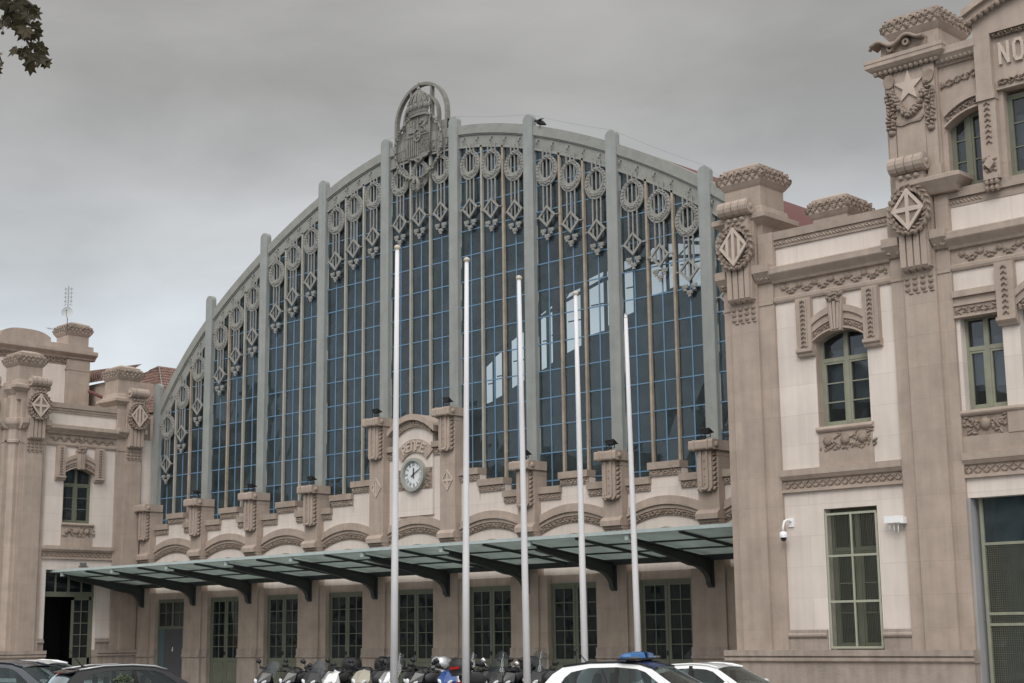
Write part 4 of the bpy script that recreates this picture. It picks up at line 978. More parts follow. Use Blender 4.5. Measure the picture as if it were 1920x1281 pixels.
for j0, j1 in ((8.56,9.04),):
    t.box(j0, j1, 0, .18, 9.12, 10.56); t.prof([(0,8.96),(.10,8.96),(.14,9.0),(.24,9.08),(.24,9.16),(0,9.16)], j0-.02, j1+.02); chain(cc, (j0+j1)/2, 9.2, 10.5, .18, .09)
us = list(np.linspace(9.04, 10.9, 11)); q = lambda u, k: 9.55+k-.35*((u-9.97)/.93)**2
t.band(us, lambda u: q(u,.44), lambda u: q(u,.62), 0, .16); t.band(us, lambda u: q(u,.24), lambda u: q(u,.44), 0, .10); leaf_frieze(cc, 9.06, 10.88, .0, .24, .06, curve=lambda u: q(u,0), ro=.06)
ws = t.build('window_surround', 'tan', rw); cc.build('carved_leaves', 'carve', ws)
# tall entrance at ground floor
t = M(FR)
for u in (TX+.16, 8.80, 10.6, 12.2): t.box(u, u+.08, -.32, -.24, -.7, 4.79)
for z in (3.62, 1.92, 1.66): t.box(TX+.16, 12.2, -.31, -.25, z, z+.07)
for a in (TX+.56, 8.45): pass
ent = t.build('entrance_screen', 'greenlight', rw)
t = M(FR); t.add([(TX+.16,-.30,3.6),(12.2,-.30,3.6),(12.2,-.30,4.79),(TX+.16,-.30,4.79)], [(0,1,2,3)]); t.build('transom_glass', 'blueglass', ent); t = M(FR); t.add([(TX+.16,-.42,-.7),(12.2,-.42,-.7),(12.2,-.42,3.6),(TX+.16,-.42,3.6)], [(0,1,2,3)]); t.build('glass_pane', 'winglass', ent)
t = M(FR)
for i in range(30): u = TX+.26+i*.055; t.box(u-.0035, u+.0035, -.288, -.28, -.7, 3.6)
for i in range(78): z = -.65+i*.055; t.box(TX+.2, TX+1.9, -.285, -.277, z-.0035, z+.0035)
t.build('wire_mesh', 'green', ent)
t = M(FR); t.box(TX, TX+.06, -.6, -.004, -.7, 4.79); t.box(TX, 12.3, -1.6, -1.5, -.7, 4.9); t.build('entrance_reveal', 'reveal', rw)
t = M(FR); t.box(5.75, 13.6, -7.6, -1.25, 4.9, 16.3); t.box(5.75, 7.2, -1.25, -.36, 4.9, 16.3); t.box(7.2, 13.6, -1.25, -.36, 10.4, 12.6); t.box(7.2, 13.6, -1.25, -.36, 15.2, 16.28); t.box(5.75, TX, -7.6, -.36, -.7, 5); t.box(TX, 13.6, -7.6, -1.61, -.7, 5); t.build('tower_body', 'tan', rw)
# upper storey
t = M(FR); cm = M(FR)
cm.box(TX, 13.6, -.35, .0, 11.55, 12.24); cm.build('parapet_wall', 'cream', rw)
t.box(TX, 13.6, -.3, .02, 12.24, 12.46); t.box(TX, 13.6, -.3, .10, 12.46, 12.70); braid(t, TX+.02, 8.3, 12.26, 12.45, .02); t.build('parapet_coping', 'cope', rw)
U0 = 5.80
t = M(FR)
t.box(U0, 7.33, -1.5, .10, 12.6, 16.3); t.box(U0+.10, U0+.30, .1, .2, 12.9, 16.2); t.box(U0+.32, U0+1.16, .1, .18, 13.3, 16.2); t.box(U0+1.18, U0+1.50, .1, .20, 13.3, 16.2); t.box(U0+1.18, U0+1.56, .1, .26, 12.7, 13.4)
t.loft(7.25, .05, [(.5,.25,12.62),(.55,.35,12.75),(.75,.5,12.92),(.75,.5,13.02),(.5,.3,13.1)])
tp = t.build('tower_pier', 'tan', rw)
c_ = M(FR); cu = U0+.74
for u, z in ((U0+.20,15.95),(U0+1.34,15.85)): 
    t2 = [(u+.16*math.cos(a), z+.19*math.sin(a)) for a in np.linspace(0, 2*math.pi, 17)[:-1]]; c_.prism(t2, .2, .26)
    for i in range(11): 
        for d in (-.07,.07): c_.blob(u+d+rnd(-.03,.03), .2, z-.3-i*.10, .085, .12, .05, rnd(-1.2,1.2))
    c_.blob(u, .2, z-1.42, .12, .12, .1)
for i in range(17):
    tt = i/16; u = U0+.28+.98*tt; z = 15.35-.40*math.sin(math.pi*tt)+.25*(abs(tt-.5)*2)**3+.08*tt
    for k in range(3): c_.blob(u+rnd(-.04,.04), .2, z+rnd(-.09,.09), .09, .13, .06, rnd(-1.5,1.5))
c_.prism([(U0+.34,14.78),(U0+.34,14.72),(U0+.5,14.66),(cu,14.70),(U0+1.05,14.70),(U0+1.14,14.80),(U0+1.14,14.86),(U0+1.0,14.76),(cu,14.75)], .18, .23)
c_.build('garland', 'carve', tp)
t = M(FR); P = []
for i in range(10):
    a = R(90+36*i); r = .46 if i % 2 == 0 else .185; P.append((cu+.02+r*math.cos(a)*.92, 15.70+r*math.sin(a)))
t.prism(P, .18, .24); t.build('star_relief', 'star_relief_tone', tp)
t = M(FR)
t.loft(6.55, -.72, [(.86,.88,16.20),(.90,.92,16.24),(1.05,1.07,16.32),(1.14,1.16,16.40),(1.14,1.16,16.50),(1.16,1.18,16.52),(1.16,1.18,16.62),(.9,.9,16.66),(.82,.82,16.72),(.80,.80,16.95)])
tc_ = t.build('tower_cornice', 'tan', tp)
c_ = M(FR)
for i in range(12): c_.blob(U0-.15+i*.15, .26, 16.24, .075, .09, .08)
for i in range(7): c_.blob(U0+1.6, .26-.15*i, 16.26, .06, .09, .08, 0, 1)
c_.build('bead_row', 'carve', tc_)
chimney(FR, 6.0, 7.42, -1.35, .05, 16.62, 17.92, rw, ledge=False)
t = M(FR); us = list(np.linspace(5.60, 7.12, 22)); wv = lambda u: 17.02+.10*math.sin((u-5.6)*7.5)+.12*max(0,u-6.7)
t.band(us, lambda u: wv(u)-.07, wv, .0, .40); t.band(us[3:], lambda u: 16.70, lambda u: wv(u)-.07, .0, .22); t.tube([(u,.40,wv(u)-.035) for u in us], .05, 6)
for u, z in ((6.15,16.84),(6.62,16.90)): t.ringband(u, z, .04, .10, .2, .36, n=12)
t.tube([(5.64,.25,16.98),(5.55,.25,17.05),(5.50,.25,16.95)], .05, 6)
t.build('drapery_carving', 'carve', tp)
# wall of top floor
A0 = 7.33
t = M(FR)
t.box(A0, 8.46, -.35, -.004, 15.0, 16.3); t.box(A0-.1, A0+.14, -.35, -.002, 12.7, 15.1)
q = lambda u, k: 14.74+k-.40*((u-8.42)/1.0)**2
us = list(np.linspace(A0+.12, 8.46, 9)); t.band(us, lambda u: q(u,.0), lambda u: 15.05, -.35, 0); t.band(us, lambda u: q(u,.28), lambda u: q(u,.44), 0, .12); t.band(us, lambda u: q(u,-.02), lambda u: q(u,.03), -.25, .14)
t.box(8.46, 13.6, -.35, .12, 15.0, 15.32); t.box(8.46, 8.92, -.35, .20, 12.7, 15.2); t.box(8.44, 8.94, 0, .26, 14.78, 15.02)
t.box(8.46, 8.90, -.35, .24, 15.0, 17.3); t.box(8.90, 13.6, -.35, .08, 15.2, 17.3); t.box(8.9, 13.6, .0, .24, 16.5, 17.3)
t.box(8.90, 9.05, -.35, .0, 12.7, 15.1)
for (a, b_, o1) in ((7.33, 8.50, .28),): t.prof([(0,16.05),(.06,16.05),(.20,16.24),(.26,16.30),(.26,16.50),(0,16.54)], a, b_)
# curved attic cornice
us = list(np.linspace(8.3, 13.6, 15)); g2 = lambda u, k: 17.35+k-.12*((u-10.9)/2.6)**2+.5*(1-((u-10.9)/2.6)**2)
t.band(us, lambda u: g2(u,-.18), lambda u: g2(u,.0), -.4, .50); t.band(us, lambda u: g2(u,-.36), lambda u: g2(u,-.18), -.4, .36)
at_ = t.build('attic', 'tan', rw)
c_ = M(FR)
leaf_frieze(c_, A0+.15, 8.44, .04, .27, .0, curve=lambda u: q(u,0), ro=.09); leaf_frieze(c_, A0+.05, 8.44, 15.40, 15.66, .0, curve=lambda u: .15*(u-A0), ro=.09)
for i in range(9): c_.blob(A0+.08+i*.13, .12, 16.16, .06, .10, .08)
for i in range(30): c_.blob(8.45+i*.16, .36, g2(8.45+i*.16,-.42), .07, .12, .09)
leaf_frieze(c_, 8.95, 13.5, 16.36, 16.50, .14, ro=.1); leaf_frieze(c_, 9.0, 13.5, 15.06, 15.28, .12, ro=.10)
chain(c_, 8.69, 13.6, 14.76, .20, .09)
for i in range(3): c_.blob(8.56+i*.13, .20, 12.62, .06, .1, .09); c_.blob(8.56+i*.13, .20, 12.46, .06, .1, .09)
for k in range(16): c_.blob(8.69+rnd(-.18,.18), .2, 13.1+rnd(-.2,.2), .07, .06, .04, rnd(-1.5,1.5))
c_.build('carved_leaves', 'carve', at_)
t = M(FR); t.prism([(8.55,13.1),(8.69,12.94),(8.83,13.1),(8.69,13.26)], .2, .32); t.box(8.50, 8.88, .0, .24, 12.70, 12.84); t.build('diamond_shield', 'tan', at_)
t = M(FR)
for i, ch in enumerate('nORTE'): letter(t, ch, 9.22+i*.385, 15.93, 0, .52, .26, .08, .038, .07)
t.build('lettering', 'shield', at_)
window(FR, A0+.14, 8.46, 12.72, 14.72, -.22, rw, 'green', .0, rows=3); window(FR, 9.05, 10.6, 12.72, 14.9, -.22, rw, 'green', 0, rows=3)
# --- left wing inner side
wing_pilaster(FL, .87, 1.75, lwg, 'cross', (.25,.22)); wing_pilaster(FL, 6.20, 7.08, lwg, 'stripe', (.48,.10))
cm = M(FL); w0, w1, wc = 1.95, 5.72, 3.80; dx0, dx1 = 2.30, 4.98
cm.box(w0-.02, dx0, -.35, 0, 1.0, 5.3); cm.box(dx1, w1+.02, -.35, 0, 1.0, 5.3); cm.box(dx0, dx1, -.35, 0, 4.78, 5.3)
cm.box(7.08, 8.2, -.25, .02, 3.4, 11.2)
upper_bay(FL, w0, w1, wc, lwg, cm, 'sage'); cm.build('wall', 'cream', lwg)
plinth(FL, -.1, dx0-.02, lwg); plinth(FL, dx1+.02, 7.3, lwg)
for a, b_ in ((w0, dx0-.01), (dx1+.01, w1)):
    t = M(FL); t.box(a, b_, 0, .05, 1.10, 1.42); t.prof([(0,1.42),(.09,1.42),(.12,1.46),(.12,1.50),(.08,1.54),(.08,1.62),(0,1.62)], a, b_); t.build('wall_base', 'plinth', lwg)
t = M(FL); t.box(dx0, dx1, -.30, -.22, 3.55, 3.78); t.box(dx0, dx1, -.30, -.22, 4.66, 4.78)
for u in (dx0, dx0+.62, dx0+1.28, dx0+1.98, dx1-.10): t.box(u, u+.08 if u not in (dx0+1.28,) else u+.12, -.29, -.23, -.65 if u in (dx0, dx1-.10) else 3.78, 4.7)
a, b_ = dx0+1.55, dx1-.10                                # the closed leaf
t.box(a, a+.13, -.29, -.24, -.65, 3.55); t.box(b_-.13, b_, -.29, -.24, -.65, 3.55); t.box(a, b_, -.29, -.24, 3.40, 3.55); t.box(a, b_, -.29, -.24, -.65, .75)
for j in range(1, 5): z = .75+2.65*j/5; t.box(a+.13, b_-.13, -.28, -.25, z-.02, z+.02)
t.box((a+b_)/2-.02, (a+b_)/2+.02, -.279, -.249, .75, 3.4)
dd = t.build('door', 'sage', lwg); t = M(FL); t.add([(a,-.265,.75),(b_,-.265,.75),(b_,-.265,3.4),(a,-.265,3.4)], [(0,1,2,3)]); t.add([(dx0,-.262,3.78),(dx1,-.262,3.78),(dx1,-.262,4.66),(dx0,-.262,4.66)], [(0,1,2,3)]); t.build('door_glass', 'winglass', dd)
t = M(FL); t.box(4.05, 4.37, 0, .04, 5.02, 5.14); t.box(3.98, 4.45, 0, .05, 4.96, 4.99); t.build('house_number', 'grey', lwg)
t = M(FL); t.box(-.1, 8.2, -3.2, -3.1, -.7, 5.3); t.box(2.0, 5.3, -3.2, -.30, -.70, -.63); t.box(2.28, 2.30, -3.1, -.36, -.7, 5); t.box(dx1, dx1+.02, -3.1, -.36, -.7, 5); t.box(2.28, 5.0, -3.1, -.36, 4.8, 4.82); t.build('lobby', 'dark', lwg)
corner_col(FL, lwg)
chimney(FL, .45, 1.65, -1.15, .02, 13.30, 14.92, lwg); chimney(FL, 5.75, 6.95, -1.15, .02, 13.20, 14.84, lwg)
t = M(FL); t.box(.3, 7.9, -6.6, -1.25, 5.2, 12.3); t.box(.3, 1.8, -1.25, -.36, 5.2, 12.3); t.box(5.9, 7.9, -1.25, -.36, 5.2, 12.3); t.box(1.8, 5.9, -1.25, -.36, 10.2, 12.28); t.box(-.1, 2.25, -6.6, -.36, -.7, 5.2); t.box(5.05, 7.9, -6.6, -.36, -.7, 5.2); t.box(-.1,8.0,-6.6,-3.3,-.7,5.2); t.build('wing_body', 'tan', lwg)
# front face of the left wing (only its right edge shows)
FLF = Fr((-19.4,-7.55,0), (-1,0,0), (0,-1,0))
wing_pilaster(FLF, .62, 1.52, lwg, 'stripe', (.30,.48)); t = M(FLF); t.box(1.98, 7, -.35, 0, 0, 12.4); t.build('wall', 'cream', lwg); plinth(FLF, 0, 7, lwg); entab(FLF, 1.98, 7, lwg)
# left tower, seen from its inner side
FT = Fr((-26.0,-7.4,0), (0,1,0), (1,0,0))
t = M(FT); t.box(0, 7.75, -8, -.05, 11, 16.3); t.box(6.38, 7.72, -.05, .12, 11.5, 16.25); t.box(0, 1.4, -.05, .12, 11.5, 16.25)
t.prof([(-.2,16.10),(.06,16.10),(.12,16.22),(.30,16.34),(.34,16.38),(.34,16.56),(-.2,16.62)], 0, 8.05); t.box(6.3, 7.74, -.05, .14, 15.5, 15.56)
t.box(0, 7.9, -8.2, .1, 16.6, 16.85)
us = list(np.linspace(2.6, 5.4, 13)); t.band(us, lambda u: 16.8, lambda u: 17.36-.30*abs((u-4.0)/1.4)**3.2, -.8, .06)
tw = t.build('tower_body', 'tan', lwg)
t = M(FT); t.box(1.42, 6.36, -.05, .0, 11.5, 15.72); t.build('wall', 'cream', tw)
c_ = M(FT)
for i in range(22): 
    u = .3+i*.33; c_.ringband(u, 15.98, .07, .12, .0, .06, n=12); c_.box(u+.155, u+.175, 0, .05, 15.82, 16.12)
for i in range(30): c_.blob(6.35+i*.05, .12, 16.12, .05, .08, .05, rnd(-1,1))
c_.build('disc_frieze', 'carve', tw)
chimney(FT, 6.45, 7.65, -1.2, .0, 16.85, 18.14, tw, ledge=False)
t = M(FT)
for i in range(14): t.blob(7.72, -.1, 12.4+i*.22, .09, .12, .07, rnd(-1,1), 1)
for i in range(6): t.blob(7.75+.03*i, -.1+.05, 16.7+.05*math.sin(i*2), .1, .1, .08, rnd(-1,1))
t.build('side_carving', 'carve', tw)
# tiled roofs
def tileroof(P, name, par, n=None, col='tile'):
    # P: four corners eave-left, eave-right, ridge-right, ridge-left; rows of barrel tiles as ribs
    m = M(WORLD); A, B, C_, D = [Vector(p) for p in P]; nrm = (B-A).cross(D-A).normalized()
    if nrm.z < 0: nrm = -nrm
    w = (B-A).length; k = max(6, int(w/.24)); rows = 16; V = []; F = []
    def P_(s, q): return (A*(1-s)+B*s)*(1-q)+(D*(1-s)+C_*s)*q
    nu = k*4+1
    for r in range(rows):
        for e in (0, 1):
            q = (r+e)/rows; lift = .03*(1-e)
            for i in range(nu): p = P_(i/(nu-1), q)+nrm*(lift+.035*abs(math.sin(math.pi*i/4))); V.append(tuple(p))
    for r in range(rows):
        b = 2*r*nu
        for i in range(nu-1):
            F.append((b+i,b+i+1,b+nu+i+1,b+nu+i))
            if r < rows-1: F.append((b+nu+i,b+nu+i+1,b+2*nu+i+1,b+2*nu+i))
    m.add(V, F); return m.build(name, col, par)
zr = 16.75
tileroof([(-20.6,1.6,13.0),(-20.6,19,13.0),(-28,15,zr),(-28,6,zr)], 'tiled_roof', lwg); tileroof([(-35.4,1.6,13.0),(-20.6,1.6,13.0),(-28,6,zr),(-28.05,6,zr)], 'tiled_roof', lwg)
tileroof([(-31,.6,15.1),(-23.7,.6,14.9),(-25.4,3.2,16.2),(-31,3.2,16.5)], 'tiled_roof', lwg)
t = M(WORLD); t.box(-35,-20.7,1.7,19,-.6,13.0); t.box(-30.9,-24.0,.85,3.1,12,14.95); t.build('rear_wing', 'tan', lwg)
t = M(WORLD); t.tube([(-20.7,1.5,12.95),(-20.7,8,12.95)], .08, 6); t.tube([(-24.9,-.3,14.3),(-22.9,1.4,13.1)], .09, 5); t.build('rain_gutter', 'roofred', lwg)
tileroof([(20.6,1.6,13.0),(20.6,19,13.0),(28,15,zr-1),(28,6,zr-1)], 'tiled_roof', rw, col='roofred'); tileroof([(20.6,1.6,13.0),(35.4,1.6,13.0),(28.05,6,zr-1),(28,6,zr-1)], 'tiled_roof', rw, col='roofred')
# ================================================================== small fittings
ant = thing('tv_antenna', 'thin television antenna mast on the chimney of the left tower', 'antenna', (-25.85,-1.0,17.3))
m = M(WORLD); ax, ay = -25.85, -1.15
m.tube([(ax,ay,17.3),(ax,ay,19.95)], .022, 5); m.build('mast', 'grey', ant)
m = M(WORLD)
for s_ in (-1, 1):
    for i in range(9): z = 18.95+i*.11; m.tube([(ax+s_*.05,ay+s_*.03,z),(ax+s_*.17,ay+s_*.15,z+(.08 if i % 2 else -.05))], .009, 4)
    m.tube([(ax+s_*.12,ay+s_*.10,18.9),(ax+s_*.12,ay+s_*.10,19.9)], .009, 4)
m.build('aerial_elements', 'grey', ant)
m = M(WORLD); m.tube([(ax,ay,17.5),(ax-.1,ay-1.15,17.55)], .014, 4)
for i in range(8): m.tube([(ax-.02,ay-.35-i*.1,17.52-.07),(ax-.02,ay-.35-i*.1,17.52+.08)], .008, 4)
m.build('yagi_boom', 'grey', ant)
dish = thing('satellite_dish', 'round white satellite dish on the antenna mast above the left tower chimney', 'satellite dish', (ax,ay,18.5))
m = M(WORLD); V = []; F = []; n = 20; dv = Vector((.75,-.62,.22)).normalized(); a_ = dv.cross(Vector((0,0,1))).normalized(); b_ = a_.cross(dv); c0_ = Vector((ax+.05,ay-.05,18.48))
for r, dp in ((0,0),(.12,.012),(.24,.05),(.30,.085)):
    for i in range(n): t_ = 2*math.pi*i/n; p = c0_+dv*dp+r*(math.cos(t_)*a_+math.sin(t_)*b_*1.06); V.append(tuple(p))
for k in range(3): F += [(k*n+i, k*n+(i+1)%n, (k+1)*n+(i+1)%n, (k+1)*n+i) for i in range(n)]
m.add(V, F, True); m.build('reflector', 'dishgrey', dish)
m = M(WORLD); e = c0_+dv*.35-b_*.02; m.tube([tuple(c0_-b_*.28+dv*.06), tuple(e-b_*.08), tuple(e)], .012, 4); m.ball(e.x, e.y, e.z, .035); m.build('feed_arm', 'plastic', dish)
bp_ = onY(1012, 231, -.05)
bird = thing('pigeon', 'dark pigeon perched on the arch rim beside the second upright right of the crest', 'bird', tuple(bp_))
m = M(Fr((0,0,0),(1,0,0),(0,-1,0))); X_, Z_ = bp_.x, bp_.z
m.tube([(X_+.32,.05,Z_-.14),(X_+.18,.05,Z_-.05),(X_+.02,.05,Z_+.02),(X_-.10,.05,Z_+.07),(X_-.17,.05,Z_+.14),(X_-.23,.05,Z_+.15),(X_-.29,.05,Z_+.12)], [.03,.085,.11,.085,.05,.055,.012], 8)
m.tube([(X_+.03,.02,Z_-.06),(X_+.03,.02,Z_-.22)], .012, 4); m.tube([(X_+.03,.09,Z_-.06),(X_+.03,.09,Z_-.22)], .012, 4)
m.tube([(X_+.0,.14,Z_+.06),(X_+.12,.17,Z_+.09),(X_+.3,.14,Z_+.10)], [.04,.05,.01], 5); m.build('body', 'bird', bird)
cp_ = FR.pt(2.14, 0, 4.35)
camr = thing('security_camera', 'white dome security camera on a bent arm left of the barred window', 'security camera', tuple(cp_))
m = M(FR); m.box(2.10,2.26,0,.04,4.36,4.60); m.tube([(2.18,.04,4.50),(2.17,.20,4.55),(2.14,.30,4.50),(2.12,.33,4.35),(2.12,.33,4.22)], .032, 7); m.build('wall_arm', 'white', camr)
m = M(FR); m.loft(2.12, .33, [(.05,.05,4.24),(.10,.10,4.20),(.11,.11,4.10),(.095,.095,4.07)], 14, smooth=True); m.build('dome_housing', 'white', camr)
m = M(FR); m.loft(2.12, .33, [(.085,.085,4.075),(.07,.07,4.0),(.03,.03,3.97)], 14, smooth=True); m.build('dome_lens', 'plastic', camr)
bo = thing('antenna_box', 'white wireless antenna box with short rods right of the barred window', 'wireless box', tuple(FR.pt(5.4,0,4.35)))
m = M(FR); m.box(5.16,5.62,.10,.30,4.28,4.46); m.box(5.5,5.7,.10,.28,4.26,4.42); m.box(5.45,5.55,0,.10,4.30,4.42)
for i in range(4): m.blob(5.2+i*.12, .30, 4.44, .012, .012, .012)
m.build('box_body', 'white', bo)
for i in range(3): m = M(FR); u = 5.26+i*.12; m.tube([(u,.2,4.28),(u,.2,4.02-.03*i+.06)], .015, 6); m.build('antenna_rod', 'white', bo)
# ================================================================== flagpoles
POLES = [(738,1281,745,461,38.0),(872.5,1281,875,484,39.2),(989,1281,973,518,40.6),(1097,1240,1079,547,42.0),(1198,1220,1173,589,43.4)]
PLAB = ['leftmost bare white flagpole, tallest in the picture, in front of the clock gable','second bare white flagpole from the left, just right of the clock','middle one of the five bare white flagpoles','fourth bare white flagpole from the left','rightmost bare white flagpole, behind the police car']
for i, (xb, yb, xt, yt, d) in enumerate(POLES):
    b_ = at(xb, yb, d); tz = at(xt, yt, d*math.cos(0))
    # foot on the ground under the visible shaft, head at the seen height
    dirv = ray(xb, yb); k = ray(xt, yt)
    t_ = (b_.x*k.y - 0) if False else None
    H = CAM[2]+ (Vector((b_.x-CAM[0], b_.y-CAM[1])).length/Vector((k.x,k.y)).length)*k.z
    foot = Vector((b_.x, b_.y, -.78)); T = Vector((CAM[0],CAM[1],CAM[2]))+(Vector((b_.x-CAM[0], b_.y-CAM[1])).length/Vector((k.x,k.y)).length)*k
    fp = thing('flagpole', PLAB[i], 'flagpole', tuple(foot), 'row of five bare flagpoles')
    m = M(WORLD); ax_ = [foot+(T-foot)*q for q in (0,.35,.7,.99)]; m.tube([tuple(p) for p in ax_], [.100,.088,.070,.054], 16); m.loft(foot.x, foot.y, [(.18,.18,-.78),(.18,.18,-.74),(.135,.135,-.70),(.11,.11,-.5)], 16, smooth=True); m.build('pole', 'polepaint', fp)
    m = M(WORLD)
    if i < 4: m.loft(T.x, T.y, [(.04,.04,T.z-.12),(.075,.075,T.z-.09),(.088,.088,T.z-.05),(.075,.075,T.z-.01),(.035,.035,T.z+.02)], 14, smooth=True)
    else: m.loft(T.x, T.y, [(.05,.05,T.z-.1),(.035,.035,T.z+.02)], 12, smooth=True)
    m.build('finial', 'finial' if i < 4 else 'polepaint', fp)
# ================================================================== VEHICLES
G0, RD, CS = -.65, -.78, 1.2        # pavement level, road level, size factor of street objects
def car(label, cat, loc, yaw, body, roofcol=None, prof='hatch', police=False, antenna=None, seats='plastic', wag=0, group='cars parked in front of the station'):
    t = thing('car' if not police else 'police_car', label, cat, (0,0,0), group); ROOTPOS.pop(t.name, None)
    if prof == 'hatch':   # greenhouse outline (x,z) from windscreen foot over the roof to the rear window foot
        OUT = [(1.02,.96),(.72,1.14),(.28,1.40),(.02,1.475),(-.45,1.51),(-1.05,1.50),(-1.60,1.43),(-1.80,1.30),(-2.02,1.03)]
        INN = [(.62,1.00),(.50,1.12),(.16,1.345),(-.02,1.40),(-.45,1.435),(-1.02,1.42),(-1.40,1.34),(-1.52,1.24),(-1.62,1.07)]
        roofi = (2, 6)
    else:
        OUT = [(.98,.93),(.66,1.12),(.22,1.36),(-.05,1.42),(-.45,1.445),(-.95,1.42),(-1.25,1.35),(-1.50,1.20),(-1.85,.99)]
        INN = [(.60,.97),(.46,1.09),(.12,1.30),(-.06,1.35),(-.45,1.375),(-.90,1.35),(-1.10,1.28),(-1.22,1.18),(-1.30,1.03)]
        roofi = (2, 6)
    zb, zt, wb, wr = .93, 1.50, .84, .57
    yy = lambda z: wb+(wr-wb)*max(0, (z-zb)/(zt-zb))**1.05
    m = M(WORLD)
    st = [(-2.10,.30,.62,.90,.95),(-2.0,.26,.72,1.0,1.04),(-1.6,.22,.82,1.0,1.06),(-.8,.20,.85,.98,1.0),(0,.20,.86,.95,.96),(.8,.20,.86,.93,.95),(1.15,.22,.85,.91,.98),(1.6,.24,.80,.83,.92),(1.95,.28,.70,.70,.78),(2.12,.34,.52,.58,.62)]
    V = []; F = []
    for x, zl, w, zs, zc in st:
        sec = [(0,zl),(.75*w,zl),(.96*w,zl+.1),(1.0*w,zl+(zs-zl)*.45),(.985*w,zs-.12),(.93*w,zs-.01),(.6*w,zc-.01),(0,zc)]
        V += [(x,-y,z) for y, z in sec]+[(x,y,z) for y, z in sec[::-1][1:-1]]
    k = 14
    for i in range(len(st)-1):
        for j in range(k): F.append((i*k+j, i*k+(j+1)%k, (i+1)*k+(j+1)%k, (i+1)*k+j))
    F += [tuple(range(k)), tuple(range((len(st)-1)*k, len(st)*k))[::-1]]
    m.add(V, F, True)
    for sg in (-1, 1):
        V = [(x, sg*yy(z), z) for x, z in OUT]+[(x, sg*(yy(z)+.004), z) for x, z in INN]; n = len(OUT)
        m.add(V, [(i,i+1,n+i+1,n+i) for i in range(n-1)], False)
        xb = [(1.02,.93),(.62,.97),(-.3,1.00),(-1.62,1.04),(-2.02,1.0)]
        V = [(x, sg*(wb+.012), z-.06) for x, z in xb]+[(x, sg*(yy(z)+.006), z+.035) for x, z in xb]; m.add(V, [(i,i+1,5+i+1,5+i) for i in range(4)])
    bd = m.build('body', body); bd.parent = t
    a, b_ = roofi; V = []; F = []; nj = 9
    for i in range(a, b_+1):
        x, z = OUT[i]; w = yy(z)+.01
        for j in range(nj): q = -1+2*j/(nj-1); V.append((x+.0, q*w, z+.045*(1-q*q)))
    for i in range(b_-a):
        for j in range(nj-1): F.append((i*nj+j, i*nj+j+1, (i+1)*nj+j+1, (i+1)*nj+j))
    m = M(WORLD); m.add(V, F, True); ro = m.build('roof', roofcol or body); ro.parent = t
    for sg in (-1, 1):      # roof rail strip
        m = M(WORLD); m.tube([(x, sg*(yy(z)-.02), z+.025) for x, z in OUT[2:7]], .022, 6); q = m.build('roof_rail', 'plastic' if police else ('carsilver' if body == 'carblack' else body)); q.parent = t
    for sg in (-1, 1):
        cut = (-.40,-1.25) if prof == 'hatch' else (-.40,)
        m = M(WORLD); V = [(x, sg*(yy(z)-.005), z) for x, z in INN]; m.add(V, [tuple(range(len(V)))]); gl = m.build('side_window', 'carglass'); gl.parent = t
        for cx in cut:
            m = M(WORLD); w = .045 if cx > -1 else .02; m.add([(cx-w,sg*(yy(.98)+.006),.98),(cx+w,sg*(yy(.98)+.006),.98),(cx+w-.05,sg*(yy(1.42)+.006),1.425 if cx > -1 else 1.37),(cx-w-.05,sg*(yy(1.42)+.006),1.425 if cx > -1 else 1.37)], [(0,1,2,3)]); q = m.build('door_pillar', 'rubber'); q.parent = t
    for nm, i0, i1, bow in (('windscreen', 0, 2, .10), ('rear_window', len(OUT)-1, 6, -.08)):
        m = M(WORLD); V = []; F = []; st_ = range(i0, i1+1) if i1 > i0 else range(i0, i1-1, -1); rows = 0
        for i in st_:
            x, z = OUT[i]; w = yy(z)-.03; rows += 1
            for j in range(9): q = -1+2*j/8; V.append((x+bow*(1-q*q), q*w, z))
        for r in range(rows-1):
            for j in range(8): F.append((r*9+j, r*9+j+1, (r+1)*9+j+1, (r+1)*9+j))
        m.add(V, F, True); q = m.build(nm, 'carglass'); q.parent = t
    if prof == 'hatch' and not police:
        m = M(WORLD); m.add([(-1.58,-.55,1.46),(-1.58,.55,1.46),(-1.84,.52,1.40),(-1.84,-.52,1.40),(-1.58,-.55,1.42),(-1.58,.55,1.42),(-1.84,.52,1.375),(-1.84,-.52,1.375)], [(0,1,2,3),(4,7,6,5),(2,6,7,3),(1,2,6,5),(0,3,7,4)]); q = m.build('spoiler', body); q.parent = t
        m = M(WORLD); m.box(-1.852,-1.84,-.11,.11,1.378,1.398); q = m.build('brake_lamp', 'redlamp'); q.parent = t
    for x in (.1,-.95):     # seats with head restraints
        for y in (-.36,.36):
            m = M(WORLD); m.loft(x, y, [(.10,.22,.55),(.12,.24,.8),(.07,.20,1.08),(.05,.10,1.10),(.05,.12,1.16),(.05,.12,1.27),(.03,.09,1.30)], 10, smooth=True); q = m.build('seat', 'seatgrey'); q.parent = t
    m = M(WORLD); m.box(-1.9,1.0,-.75,.75,.5,.62); m.box(.55,1.0,-.7,.7,.6,.93); m.tube([(.42+.0*math.cos(a), .36+.17*math.cos(a), .95+.15*math.sin(a)) for a in np.linspace(0, 6.28, 13)], .015, 4); q = m.build('cabin', 'rubber'); q.parent = t
